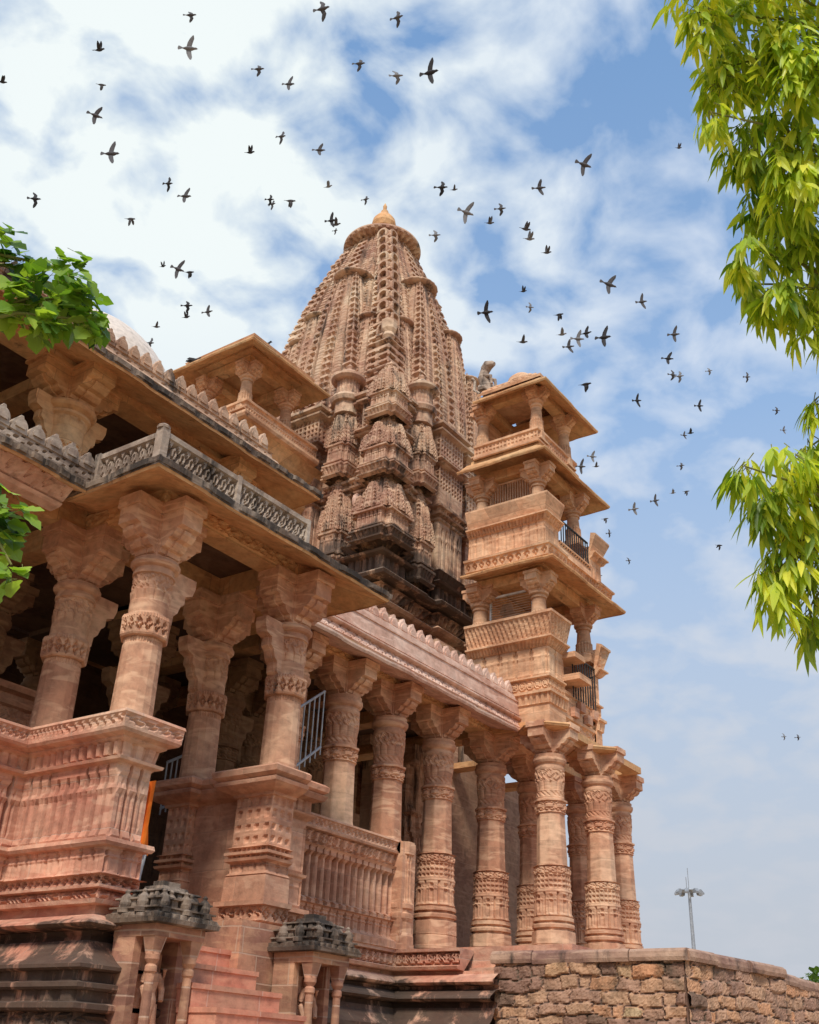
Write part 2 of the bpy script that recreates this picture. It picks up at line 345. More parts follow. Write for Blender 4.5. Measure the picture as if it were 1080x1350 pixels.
def sweep(mb, path, prof, closed=False, ds=0.028, z=0.0, capends=False, scale_o=1.0):
    P = [np.array(p[:2], float) for p in path]; N = len(P)
    segs = [(P[i], P[(i + 1) % N]) for i in range(N if closed else N - 1)]
    nrm = []
    for a, b in segs:
        d = (b - a) / np.linalg.norm(b - a); nrm.append(np.array([d[1], -d[0]]))
    def mitre(n1, n2):
        m = n1 + n2; return m / max(0.3, m.dot(n1))
    R = rows_of(prof); cols = []
    for i, (a, b) in enumerate(segs):
        Ls = np.linalg.norm(b - a); n = max(1, int(math.ceil(Ls / ds))); t = np.linspace(0, 1, n + 1)
        ma = mitre(nrm[i - 1], nrm[i]) if (closed or i > 0) else nrm[i]
        mb_ = mitre(nrm[i], nrm[(i + 1) % len(segs)]) if (closed or i < len(segs) - 1) else nrm[i]
        s = t * Ls
        XY = a[None] + (b - a)[None] * t[:, None]
        G = np.zeros((n + 1, len(R), 3))
        for j, (zz, o, k, p, d, v, h) in enumerate(R):
            off = o * scale_o + (pattern(k, s, v, Ls, h, p, d) if k else 0.0 * s)
            M = np.repeat(nrm[i][None], n + 1, 0).copy(); M[0] = ma; M[-1] = mb_
            # keep corner slant for the plain part of the profile
            tang = (b - a) / Ls; ka = ma.dot(tang); kb = mb_.dot(tang)
            lin = np.where(s < Ls / 2, ka * np.clip(1 - s / (Ls / 2), 0, 1) ** 1, kb * np.clip((s - Ls / 2) / (Ls / 2), 0, 1))
            oo = off.copy()
            if k: oo[0] = o * scale_o; oo[-1] = o * scale_o
            pos = XY + nrm[i][None] * oo[:, None] + tang[None] * (lin * o * scale_o)[:, None]
            G[:, j, :2] = pos; G[:, j, 2] = zz + z
        mb.grid(G)
        if capends and not closed:
            if i == 0: mb.add(G[0], [tuple(range(len(R)))])
            if i == len(segs) - 1: mb.add(G[-1], [tuple(range(len(R)))[::-1]])
    return mb
def lathe(mb, cx, cy, secs, M=64, z=0.0, rot=0.0, cap=True):
    """secs: (z, R, sides[, kind, count, depth, z1, R1]) ; sides 0 = round"""
    th = np.arange(M) / M * 2 * PI; rows = []
    def rr(R, n, th):
        if not n: return np.full(M, R)
        q = (th + rot + PI / n) % (2 * PI / n) - PI / n
        return R / np.cos(q)
    for it in secs:
        if len(it) == 3: zz, R, n = it; rows.append((zz, rr(R, n, th)))
        else:
            zz, R, n, k, cnt, d, z1, R1 = it; h = z1 - zz; m = max(4, int(h / 0.02)) if k not in ('pil', 'colon') else 12
            for i in range(m + 1):
                v = i / m
                rows.append((zz + h * v, rr(R + (R1 - R) * v, n, th) + pattern(k, th * R, min(max(v, .001), .999), 2 * PI * R, h, 2 * PI * R / cnt, d)))
    G = np.array([[(cx + r[i] * math.cos(th[i]), cy + r[i] * math.sin(th[i]), zz + z) for i in range(M)] for zz, r in rows])
    mb.grid(G, cv=True, flip=True)
    if cap: mb.add(G[-1], [tuple(range(M))]); mb.add(G[0], [tuple(range(M))[::-1]])
    return mb
E0 = 1.6     # eye height: dz values measured from the eye are converted with this

class AB(MB):
    """mesh builder whose heights are measured from eye level"""
    def build(s, name, mat, parent=None, smooth=False):
        for v in s.V: v[:, 2] += E0
        return MB.build(s, name, mat, parent, smooth)

def arm(mb, x, y, z, d, Ln, h, w):
    """one stepped, scrolled bracket arm springing from a capital"""
    p = [(0, 0), (.22, 0), (.30, .05), (.40, .10), (.42, .20), (.52, .22), (.60, .30), (.62, .38), (.74, .40), (.84, .50), (.86, .58), (1.0, .62), (1.0, 1.0), (0, 1.0)]
    mb.prism([(a * Ln, b * h) for a, b in p], (x, y, z), (d[0], d[1], 0), (0, 0, 1), (-d[1], d[0], 0), w)
    # raised middle strap and scroll
    q = [(a * Ln * 1.03 + .012, b * h - .012) for a, b in p[1:11]] + [(.80 * Ln, .62 * h), (.1 * Ln, .3 * h)]
    mb.prism(q, (x, y, z), (d[0], d[1], 0), (0, 0, 1), (-d[1], d[0], 0), w * .34)
def capital(mb, x, y, z, Ln, h, w, dirs=((1, 0), (-1, 0), (0, 1), (0, -1)), top=.1):
    mb.box(x - w * .56, y - w * .56, z, x + w * .56, y + w * .56, z + h)
    for d in dirs: arm(mb, x, y, z, d, Ln, h, w)
    for d in dirs:   # abacus blocks over the arms
        a, b = (Ln * 1.06, w * .58) if d[0] else (w * .58, Ln * 1.06)
        x0, x1 = (x, x + d[0] * a) if d[0] else (x - a, x + a); y0, y1 = (y, y + d[1] * b) if d[1] else (y - b, y + b)
        mb.box(min(x0, x1), min(y0, y1), z + h + .002, max(x0, x1), max(y0, y1), z + h + top)
    return mb

def tall_column(h=3.35, M=72, cut=False):
    m = MB(); k = h / 3.35
    secs = [(0, .365, 8), (.05, .365, 8), (.06, .34, 8), (.20, .34, 8), (.205, .332, 8), (.215, .332, 8), (.22, .34, 8), (.42, .335, 8), (.43, .295, 8), (.46, .295, 8), (.47, .345, 16), (.51, .35, 16), (.53, .345, 16), (.54, .29, 8),
            (.565, .29, 8), (.575, .34, 16), (.63, .34, 16), (.64, .29, 8), (.66, .31, 8),
            (.67, .300, 8, 'pil', 16, .022, 1.02, .293), (1.03, .308, 8), (1.05, .308, 8), (1.06, .295, 8, 'grid', 24, .02, 1.30, .29), (1.31, .30, 8, 'ros', 16, .02, 1.44, .30), (1.45, .31, 8), (1.47, .245, 8),
            (2.33, .225, 8), (2.34, .25, 8), (2.36, .262, 8, 'ros', 16, .022, 2.52, .267), (2.53, .275, 8), (2.56, .275, 8), (2.58, .24, 0),
            (2.60, .243, 0, 'diag', 16, .008, 2.70, .243), (2.71, .248, 0), (2.72, .243, 0, 'petal', 12, .018, 2.86, .25), (2.87, .25, 0, 'scroll', 14, .014, 3.06, .255), (3.07, .255, 0), (3.10, .262, 0), (3.13, .262, 0), (3.14, .245, 0), (3.17, .245, 0), (3.20, .28, 0), (3.24, .30, 0), (3.28, .30, 0), (3.29, .27, 0), (3.35, .28, 0)]
    if cut: secs = [(1.36, .27, 8)] + [q for q in secs if q[0] > 1.46]
    secs = [tuple([q[0] * k, *q[1:6], q[6] * k, q[7]]) if len(q) > 3 else (q[0] * k, q[1], q[2]) for q in secs]
    lathe(m, 0, 0, secs, M=M)
    capital(m, 0, 0, h, .50, .42, .31)
    return m
def porch_column(M=96):
    m = MB()
    lathe(m, 0, 0, [(0, .24, 8), (.03, .24, 8), (.04, .222, 16), (.86, .210, 16), (.87, .210, 0, 'dent', 40, .009, .93, .210), (.94, .24, 8), (.96, .25, 8, 'loz', 16, .028, 1.14, .254), (1.15, .262, 8, 'dent', 48, .010, 1.19, .25), (1.20, .217, 0),
        (1.22, .213, 0), (1.36, .213, 0), (1.37, .218, 0, 'petal', 12, .020, 1.48, .218), (1.49, .213, 0, 'scroll', 12, .012, 1.66, .215), (1.67, .215, 0), (1.68, .236, 0), (1.71, .236, 0), (1.715, .222, 0), (1.76, .222, 0), (1.78, .258, 0), (1.81, .278, 0), (1.83, .278, 0), (1.84, .255, 0), (1.87, .255, 0)], M=M)
    capital(m, 0, 0, 1.87, .50, .52, .30, top=.14)
    return m
def strut(m, x, y, z, d, mirror=1):
    p = [(0, 0), (.06, .02), (.08, .12), (.13, .16), (.14, .28), (.20, .32), (.24, .42), (.30, .46), (.30, .56), (.42, .60), (.46, .70), (.46, .80), (0, .80)]
    m.prism([(.17 + a * .85, b) for a, b in p], (x, y, z), (d[0], d[1], 0), (0, 0, 1), (-d[1], d[0], 0), .17)
    m.prism([(.18 + a * .88, b) for a, b in p[2:10]] + [(.2, .5)], (x, y, z), (d[0], d[1], 0), (0, 0, 1), (-d[1], d[0], 0), .08)
def small_column(h, r=.13, Lb=.30, hb=.30):
    m = MB()
    lathe(m, 0, 0, [(0, r * 1.5, 4), (.04, r * 1.5, 4), (.05, r * 1.3, 8), (h * .22, r * 1.3, 8), (h * .26, r * 1.15, 8), (h * .30, r * 1.2, 16, 'pil', 16, .012, h * .52, r * 1.12), (h * .56, r, 16), (h * .86, r * .86, 16), (h * .87, r * 1.05, 0), (h * .91, r * 1.05, 0), (h * .92, r * .95, 0), (h * .94, r * .95, 0), (h * .96, r * 1.25, 0), (h, r * 1.3, 0)], M=48, rot=0)
    capital(m, 0, 0, h, Lb, hb, r * 1.7, top=.06)
    return m
def eave(path, z, OH, name, mat, parent, rise=.33, th=.07, closed=False, edge=None, ds=.06):
    m = AB(); sweep(m, path, [(z + rise, -.05), (z + rise, .02), (z + rise * .93, .03), (z, OH - .02), (z - .015, OH - .02), (z + .02, OH), (z + th, OH), (z + th + .012, OH - .05), (z + rise + th + .05, .1), (z + rise + th + .05, -.05)], closed=closed, ds=ds, capends=True)
    def wob(mm):
        for V in mm.V: V[:, 2] +=   .005 * np.sin(2.3 * (V[:, 0] + V[:, 1])) + .003 * np.sin(7.1 * (V[:, 0] - V[:, 1]) + 1) + .006 * (np.floor((V[:, 0] + V[:, 1]) / .62) % 3 - 1)
    wob(m); o = m.build(name, mat, parent)
    if edge:
        m = AB(); sweep(m, path, [(z + .012, OH + .004), (z + th * .45, OH + .006), ('z', z + th * .5, z + th + .03, OH + .02, OH + .028, 'block', .31, .014), (z + th + .035, OH - .02), ('z', z + th + .04, z + th + .10, OH - .05, OH - .06, 'dent', .13, .012), (z + th + .105, OH - .16), (z + th + .08, OH - .3)], closed=closed, ds=.03)
        wob(m); m.build('eave_edge', edge, o)
    return o
def merlons(mb, a, b, z, w, h, th=.07, n=None):
    a = np.array([*a, z], float); b = np.array([*b, z], float); Ls = np.linalg.norm(b - a); n = n or max(1, round(Ls / w)); u = (b - a) / Ls; w = Ls / n; t = np.array([u[1], -u[0], 0])
    for i in range(n):
        o = a + u * w * (i + .5)
        p = [(-.46, 0), (.46, 0), (.46, .25), (.40, .30), (.43, .48), (.36, .66), (.24, .80), (.12, .86), (.07, 1.0), (-.07, 1.0), (-.12, .86), (-.24, .80), (-.36, .66), (-.43, .48), (-.40, .30), (-.46, .25)]
        hh = h * random.uniform(.93, 1.05)
        mb.prism([(x * w, y * hh) for x, y in p], o, u, (0, 0, 1), t, th)
        p2 = [(-.26, .3), (.26, .3), (.30, .45), (.22, .62), (0, .76), (-.22, .62), (-.30, .45)]
        mb.prism([(x * w, y * hh) for x, y in p2], o + t * (th / 2 + .008), u, (0, 0, 1), t, .018)
    return mb
def rbox(mb, x0, y0, z0, x1, y1, z1): return mb.box(min(x0, x1), min(y0, y1), z0, max(x0, x1), max(y0, y1), z1)

# ================================================================== SETTING
g = MB(); g.grid(np.array([[(x, y, 0.0) for y in (-3000, -200, -30, 0, 30, 200, 3000)] for x in (-3000, -200, -30, 0, 30, 200, 3000)]))
tag(g.build('ground', M_ground), kind='structure')

# ================================================================== TEMPLE
T = tag(empty('temple', (8.2, 10.0, 0)), 'large carved pink sandstone temple with curved spire, balcony tower and columned porch', 'temple')

# ---- entrance porch -------------------------------------------------
porch = empty('entrance_porch', (8.3, 9.5, E0), T)
base_prof = [(-1.6, .54), (.06, .52), (.10, .50), (.14, .44), (.18, .36), ('z', .20, .40, .32, .32, 'ros', .22, .03), (.41, .38), (.43, .40), (.47, .40), (.485, .34), ('z', .49, .575, .32, .32, 'block', .2, .015), (.58, .37), (.60, .39), (.635, .39), (.65, .33), ('z', .655, .735, .32, .32, 'dent', .3, .02), (.74, .37), (.755, .40), (.785, .40), (.80, .37), (.84, .31), (.90, .24), (.97, .19), (1.0, .17), (1.005, .06), (1.06, .04), (1.10, .06), (1.11, .28), (1.135, .32), (1.155, .30), (1.19, .20), (1.23, .13), (1.24, .06),
    (1.26, .06), (1.32, .05), (1.33, .14), (1.37, .15), (1.36, .04), ('z', 1.37, 1.47, .06, .06, 'ros', .13, .04), (1.48, .10), (1.505, .10), (1.51, .04), ('z', 1.515, 1.60, .05, .05, 'loz', .11, .04), (1.605, .10), (1.615, .04)]
ped_prof = base_prof + [('z', 1.62, 1.86, .04, .04, 'pil', .17, .02), (1.87, .10), (1.90, .12), (1.94, .11), (1.95, .02),
    ('z', 1.98, 2.66, .01, .01, 'pil', .155, .05), (2.68, .03), (2.70, .09), (2.73, .10), (2.75, .04), ('z', 2.76, 2.88, .03, .05, 'block', .12, .03), (2.89, .07), (2.91, .10), (2.93, .10), (2.95, .18), (2.98, .20), (3.0, .20), ('z', 3.01, 3.12, .20, .21, 'diag', .09, .02), (3.13, .22), (3.16, .21), (3.16, -.3)]
m = AB(); sweep(m, [(3.0, 9.95), (6.95, 9.95), (6.95, 8.45), (7.34, 8.45), (7.34, 10.6)], ped_prof, ds=.022)
rbox(m, 3, 9.9, 2.9, 7.3, 10.7, 3.13); rbox(m, 6.9, 8.5, 2.9, 7.35, 10.7, 3.13)
m.build('balustrade', M_plin, porch)
pedR = [('z', -1.6, 1.45, .02, .02, None, 0, 0), (1.46, .04), ('z', 1.47, 1.62, .05, .05, 'loz', .11, .03), (1.63, .10), (1.68, .10), (1.69, .04), (1.95, .03), (1.955, .02), (1.965, .02), (1.97, .03), ('z', 2.0, 2.10, .0, .0, 'pil', .2, .01), (2.12, .05), (2.15, .06), ('z', 2.16, 2.18, .02, .02, 'dent', .07, .03), (2.19, .06), (2.22, .06), ('z', 2.23, 2.26, .02, .02, 'dent', .07, .03), (2.27, .05),
    ('z', 2.29, 2.84, .0, .0, 'grid', .13, .018), (2.85, .03), (2.88, .04), (2.90, .10), (2.93, .16), (2.96, .20), (3.0, .21), (3.02, .17), (3.06, .23), (3.12, .24), (3.15, .2), (3.15, -.25)]
pedR[0] = (-1.6, .02); pedR.insert(1, (1.45, .02))
m = AB(); sweep(m, [(9.5, 10.14), (9.2, 10.14), (9.2, 9.78), (9.40, 9.78)], pedR, ds=.022); sweep(m, [(9.40, 8.98), (9.2, 8.98), (9.2, 8.42), (9.58, 8.42)], pedR, ds=.022)
sweep(m, [(9.34, 9.8), (9.34, 8.96)], [(-1.6, .0), (2.86, .0), (2.90, .10), (2.96, .16), (3.0, .18), (3.02, .14), (3.06, .19), (3.12, .20), (3.15, .16), (3.15, -.25)], ds=.3)
rbox(m, 9.25, 8.5, 2.9, 9.9, 10.1, 3.13)
m.build('pedestal', M_pink, porch)
m = AB(); sweep(m, [(9.58, 8.52), (9.95, 8.52), (9.95, 9.8)], [(-1.6, .02), (1.45, .02), ('z', 1.47, 1.62, .03, .03, 'loz', .11, .03), (1.63, .08), (1.68, .08), (1.69, .0), ('z', 1.72, 2.02, 0, 0, 'pil', .4, .02), (2.04, .03), (2.07, .04), (2.08, .0), ('z', 2.1, 2.68, 0, 0, 'pil', .37, .02), (2.70, .03), (2.74, .08), (2.76, .09), (2.78, .03), ('z', 2.80, 2.92, .03, .03, 'block', .12, .03), (2.94, .14), (3.0, .17), (3.02, .12), (3.05, .17), (3.11, .18), (3.14, .14), (3.14, -.3)], ds=.025)
m.build('pedestal', M_pink, porch)
# cheek blocks beside the stair, under the right pedestal
m = AB(); rbox(m, 8.78, 8.30, -1.6, 9.75, 10.16, 1.43); rbox(m, 8.62, 8.9, -1.6, 9.0, 10.2, 1.20)
m.build('stair_cheek', M_cheek, porch)
pc = porch_column()
strut(pc, 0, 0, 1.05, (1, 0))
c0 = pc.build('column', M_col, None, loc=(0, 0, 0)); c0.location = (7.17, 8.68, E0 + 3.15); par(c0, porch)
for x, y in ((7.17, 10.02), (5.35, 10.05), (3.5, 10.05)): copy_at(c0, (x - 7.17, y - 8.68, 0), porch)
pc = porch_column(); strut(pc, 0, 0, 1.05, (-1, 0))
c1 = pc.build('column', M_col, None, loc=(0, 0, 0)); c1.location = (9.45, 8.62, E0 + 3.15); par(c1, porch)
copy_at(c1, (0, 1.36, 0), porch)
# beams
m = AB()
fb = [(5.62, 0), (5.64, .02), ('z', 5.66, 5.88, .02, .02, 'scroll', .22, .012), (5.90, .03), (5.93, .05), (6.0, .05)]
def beam(m, x0, y0, x1, y1, z0, z1, w=.3):
    if x0 == x1: rbox(m, x0 - w / 2, min(y0, y1), z0, x0 + w / 2, max(y0, y1), z1)
    else: rbox(m, min(x0, x1), y0 - w / 2, z0, max(x0, x1), y0 + w / 2, z1)
beam(m, 7.17, 8.7, 7.17, 12, 5.662, 5.97); beam(m, 7.17 + .152, 8.65, 9.45, 8.65, 5.66, 5.97); beam(m, 9.45, 8.45, 9.45, 12, 5.664, 5.965); beam(m, 2, 10.05, 7.01, 10.05, 5.66, 5.97); beam(m, 7.33, 10.02, 9.29, 10.02, 5.661, 5.96)
sweep(m, [(7.02, 10.0), (7.02, 8.49), (9.61, 8.49), (9.61, 10.0)], [(5.68, 0), (5.70, .015), ('z', 5.71, 5.86, .012, .012, 'scroll', .26, .014), (5.88, .025), (5.90, .0)], ds=.03)
m.build('beam', M_och, porch)
ea = eave([(2.0, 9.95), (7.25, 9.95), (7.25, 8.8), (9.5, 8.8), (9.5, 11.0)], 5.62, .97, 'eave', M_och, porch, rise=.36, edge=M_dark)
m = AB(); jal = [(5.76, .0), (5.80, .0), ('z', 5.805, 6.05, -.01, -.01, 'jali', .13, .055), (6.06, .012), (6.12, .015), (6.13, -.04), (6.12, -.09), (5.76, -.09)]
sweep(m, [(6.36, 8.98), (6.36, 7.93)], jal, ds=.012); sweep(m, [(6.36, 7.93), (8.85, 7.93)], jal, ds=.012)
for x, y in ((7.55, 7.92), (8.82, 7.93), (6.36, 8.95)): rbox(m, x - .025, y - .015, 5.75, x + .035, y + .075, 6.135)
for x, y in ((6.36, 7.93),):
    rbox(m, x - .045, y - .035, 5.75, x + .055, y + .075, 6.14); lathe(m, x, y + .02, [(6.14, .07, 8), (6.17, .075, 8), (6.19, .05, 8), (6.21, .02, 8)], M=8)
m.build('pierced_parapet', M_grey, porch)
# wing parapet of pointed merlons and its frieze
m = AB(); merlons(m, (2.0, 9.02), (6.34, 9.02), 5.86, .225, .235, .08)
sweep(m, [(2.0, 9.02), (6.33, 9.02)], [(5.72, .04), (5.76, .05), ('z', 5.765, 5.86, .045, .04, 'holes', .09, .03), (5.87, .055), (5.88, -.08)], ds=.02)
m.build('merlon_parapet', M_grey, porch)
m = AB(); sweep(m, [(2.0, 9.35), (6.2, 9.35)], [(5.46, -.1), (5.47, .05), (5.50, .10), (5.52, .06), ('z', 5.53, 5.70, .10, .30, 'holes', .12, .03), (5.71, .32)], ds=.025)
m.build('frieze', M_pale, porch)
m = AB(); rbox(m, 6.75, 8.3, 5.975, 9.6, 14, 6.08); rbox(m, 2, 9.5, 5.976, 6.7, 14.5, 6.079); rbox(m, 9.3, 9.9, 5.90, 17.5, 14, 6.02)
m.build('ceiling_slab', M_in, porch)

# ---- interior of the hall -------------------------------------------
hall = empty('pillared_hall', (10, 12, E0 + 1.7), T)
m = AB(); rbox(m, 3, 10.4, -1.6, 9.2, 16, 1.30); rbox(m, 9.2, 9.9, -1.6, 16.9, 16, 1.74); rbox(m, 7.5, 8.6, -1.6, 8.75, 10.4, 1.12)
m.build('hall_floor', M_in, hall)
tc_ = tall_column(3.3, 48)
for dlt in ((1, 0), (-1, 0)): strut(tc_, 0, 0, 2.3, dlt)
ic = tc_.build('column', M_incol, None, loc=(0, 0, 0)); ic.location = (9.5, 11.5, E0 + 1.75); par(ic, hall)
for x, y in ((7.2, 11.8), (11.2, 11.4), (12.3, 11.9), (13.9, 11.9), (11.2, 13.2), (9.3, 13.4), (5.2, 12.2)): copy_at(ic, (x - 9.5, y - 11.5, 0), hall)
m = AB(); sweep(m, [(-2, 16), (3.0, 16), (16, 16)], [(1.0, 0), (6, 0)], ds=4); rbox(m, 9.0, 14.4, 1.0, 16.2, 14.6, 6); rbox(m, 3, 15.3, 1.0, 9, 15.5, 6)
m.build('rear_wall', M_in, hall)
# inner gallery balustrade with fan merlons seen between the left columns
m = AB(); sweep(m, [(3.5, 11.9), (8.3, 11.9)], [(3.6, 0), (3.65, .1), (3.75, .1), (3.78, 0), ('z', 3.8, 4.02, .02, .02, 'scroll', .2, .02), (4.04, .08), (4.1, .1), (4.12, 0), (4.2, 0), (4.22, .12), (4.3, .14), (4.32, -.2)], ds=.03)
for k in range(4):
    x = 4.15 + k * 1.0
    for j in range(5): rbox(m, x - .30 + j * .12, 11.82 - .01 * j, 4.30, x - .22 + j * .12, 11.95, 4.78 - abs(j - 2) * .10)
m.build('gallery_balustrade', M_pink, hall)
m = AB(); rbox(m, 3.4, 11.95, 4.0, 8.4, 12.1, 4.3); rbox(m, 3.4, 12.0, 1.3, 4.6, 12.2, 3.2)
m.build('gallery_wall', M_pink, hall)
# carved door jamb of the sanctum
m = AB(); lathe(m, 16.5, 11.65, [(1.75, .30, 4), (2.0, .30, 4), (2.05, .36, 0), (2.15, .36, 0), (2.2, .26, 0), (2.4, .24, 8), (2.45, .36, 0), (2.55, .36, 0), (2.6, .22, 0), (2.8, .24, 8), (2.85, .34, 0), (2.95, .34, 0), (3.0, .2, 0), (3.1, .22, 8, 'scroll', 8, .05, 4.3, .24), (4.35, .3, 4), (4.5, .28, 8, 'block', 8, .03, 5.2, .28), (5.25, .34, 4), (5.6, .34, 4)], M=48)
m.build('door_jamb', M_half, hall)

# ---- colonnade --------------------------------------------------------
colo = empty('colonnade', (13.5, 10, E0 + 1.75), T)
CX = (12.35, 13.62, 15.0, 16.75)
tc_ = tall_column()
t0 = tc_.build('column', M_col, None, loc=(0, 0, 0)); t0.location = (15.0, 10.0, E0 + 1.8); par(t0, colo)
for x, y in ((16.75, 10.0), (18.3, 10.0)): copy_at(t0, (x - 15.0, y - 10.0, 0), colo)
tcut = tall_column(cut=True).build('column', M_col, None, loc=(0, 0, 0)); tcut.location = (13.55, 10.0, E0 + 1.8); par(tcut, colo)
for x in (12.32, 11.05): copy_at(tcut, (x - 13.55, 0, 0), colo)
m = AB(); beam(m, 10.2, 10.0, 20.6, 10.0, 5.66, 5.895, .34)
sweep(m, [(10.2, 9.83), (16.7, 9.83)], [(5.68, 0), (5.70, .02), ('z', 5.71, 5.84, .012, .012, 'scroll', .2, .014), (5.86, .02), (5.87, 0)], ds=.03)
for x in CX + (11.05,): beam(m, x, 10.18, x, 14, 5.661, 5.89, .3)
m.build('beam', M_och, colo)
eave([(9.9, 10.0), (16.75, 10.0)], 5.62, .78, 'eave', M_pale, colo, rise=.22, th=.05)
m = AB(); sweep(m, [(9.9, 9.28), (16.62, 9.28)], [(5.69, .03), (5.71, .05), ('z', 5.72, 5.86, .045, -.03, 'holes', .10, .02), (5.87, .02), (5.885, .045), (5.91, .045), (5.915, -.05), (5.95, -.05), (5.955, .0), (6.20, -.03), (6.205, -.01), (6.225, -.01), (6.23, -.05), (6.34, -.06), (6.34, -.5)], ds=.025)
m.build('cornice', M_pale, colo)
m = AB(); merlons(m, (10.2, 9.42), (16.5, 9.42), 6.28, .26, .30, .08)
m.build('merlon_parapet', M_pale, colo)
m = AB(); sweep(m, [(9.97, 9.78), (13.78, 9.78), (13.78, 10.3)], [(1.62, .1), (1.66, .16), ('z', 1.67, 1.76, .14, .14, 'block', .2, .02), (1.78, .08), (1.80, .03), ('z', 1.82, 2.02, .0, .0, 'pil', .17, .03), (2.04, .01), (2.05, .05), ('z', 2.06, 2.10, .05, .05, 'dent', .17, .04), (2.12, .02), ('z', 2.14, 2.78, -.01, -.01, 'colon', .155, .075), (2.80, .04), (2.82, .06), ('z', 2.84, 3.0, .02, .05, 'ros', .16, .03), (3.01, .08), (3.04, .09), (3.05, .06), ('z', 3.06, 3.17, .06, .07, 'diag', .10, .018), (3.18, .09), (3.21, .08), (3.21, -.3), (2.0, -.3)], ds=.018, capends=False)
rbox(m, 9.97, 9.92, 1.7, 13.66, 10.30, 3.17)
m.build('balustrade', M_pink, colo)
m = AB(); rbox(m, 13.52, 9.62, 1.76, 13.86, 9.98, 3.19)
lathe(m, 13.69, 9.74, [(1.62, .20, 8), (1.85, .19, 8), (1.9, .16, 8), (2.05, .16, 8), (2.1, .19, 16), (2.16, .19, 16), (2.18, .15, 8), (2.22, .15, 8), (2.24, .18, 16), (2.30, .18, 16), (2.33, .15, 8, 'pil', 16, .02, 3.0, .14), (3.02, .17, 8), (3.2, .17, 8)], M=48)
m.build('end_pier', M_col, colo)

# ---- plinth -----------------------------------------------------------
plin = [(-1.6, .40), (.10, .38), (.12, .30), ('z', .13, .22, .28, .28, 'dent', .07, .03), (.23, .34), (.27, .36), (.29, .34), (.30, .28), ('z', .31, .40, .27, .27, 'dent', .07, .03), (.41, .33), (.45, .35), (.47, .33), (.48, .27), ('z', .49, .57, .26, .26, 'block', .2, .015), (.58, .33), (.60, .35), (.65, .35), (.67, .32), (.73, .25), (.82, .19), (.88, .17), (.885, .09), (.95, .08), (.96, .26), (.99, .30), (1.02, .28), (1.10, .14), (1.12, .04), (1.16, .04), (1.17, .20), (1.20, .24), (1.23, .22), (1.31, .08), (1.32, .0), (1.36, .0)]
m = AB(); sweep(m, [(9.97, 9.78), (13.60, 9.78), (13.60, 7.95)], plin, ds=.03)
sweep(m, [(9.97, 9.78), (13.60, 9.78), (13.60, 8.55)], [(1.36, .0), (1.37, .16), (1.41, .18), (1.43, .10), ('z', 1.44, 1.60, .11, .11, 'ros', .16, .045), (1.61, .14), (1.65, .14), (1.65, -.3)], ds=.02, capends=True)
rbox(m, 13.80, 6.2, -1.6, 22, 9.79, 1.42); rbox(m, 13.3, 9.77, -1.6, 22, 13, 1.74); rbox(m, 13.86, 7.0, 1.3, 22, 9.7, 1.70)
rbox(m, 9.9, 9.85, -1.6, 13.62, 10.3, 1.60)
m.build('plinth', M_plin, T)

# ---- sanctum and spire ------------------------------------------------
SX, SY = 18.55, 14.8
def ratha(w, k=1.0, cb=.56, fb=(.92, 1.50), bh=.50):
    """stepped square plan, counter-clockwise: corner, flank and centre projections"""
    side = [(-w, .20), (-w + cb, .20), (-w + cb, 0), (-fb[1], 0), (-fb[1], .16), (-fb[0], .16), (-fb[0], 0.02), (-bh, 0.02), (-bh, .32), (bh, .32), (bh, .02), (fb[0], .02), (fb[0], .16), (fb[1], .16), (fb[1], 0), (w - cb, 0), (w - cb, .20)]
    pts = []
    for q in range(4):
        c, s = [(1, 0), (0, 1), (-1, 0), (0, -1)][q]
        for i, (t, o) in enumerate(side):
            if i == 0: t = -w - .20
            x, y = t, -w - o * k
            pts.append((SX + x * c - y * s, SY + x * s + y * c))
    return pts
sp = empty('spire', (SX, SY, E0 + 5.8), T)
m = AB()
wall = [(5.7, 0), (7.4, 0), (7.42, .06), (7.6, .10), (7.75, .06), (7.8, 0), (7.95, -.02), (8.0, .06), (8.05, .14), (8.3, .20), (8.45, .16), (8.5, .02), (8.58, .0), (8.62, .18), (8.68, .24), (8.74, .18), (8.78, .02), (8.86, 0), ('z', 8.88, 9.02, .06, .16, 'dent', .12, .05), (9.04, .22),
    (9.06, .10), (9.12, .10), (9.14, .40), (9.20, .44), (9.24, .40), (9.40, .14), (9.42, .04), ('z', 9.44, 9.74, .06, .06, 'block', .14, .06), (9.76, .22), (9.80, .26), (9.83, .22), (9.86, .04), (9.92, .04), ('z', 9.94, 10.08, .06, .16, 'petal', .14, .05), (10.10, .20), (10.14, .10), (10.2, .02),
    ('z', 10.25, 11.45, .0, .0, 'pil', .16, .03), (11.47, .05), (11.51, .07), (11.53, .0), (11.56, .0), (11.59, .12), (11.63, .14), (11.65, .04), ('z', 11.66, 11.76, .04, .08, 'dent', .10, .04), (11.78, .14), (11.83, .15), (11.85, .02), (11.92, .0),
    (12.3, 0), ('z', 12.35, 12.95, 0, 0, 'grid', .13, .035), (12.97, .08), (13.0, .12), (13.03, .02), (13.08, .02), (13.1, .12), (13.14, .12), (13.16, .0), ('z', 13.2, 13.85, 0, 0, 'grid', .12, .035), (13.87, .04), (13.9, .12), (13.94, .13), (13.97, .03), (14.02, .02), (14.05, .16), (14.12, .16), (14.16, -.1), (14.35, -.3), (14.5, -.6)]
sweep(m, ratha(2.28), wall, closed=True, ds=.03)
m.build('wall', M_spire, sp)
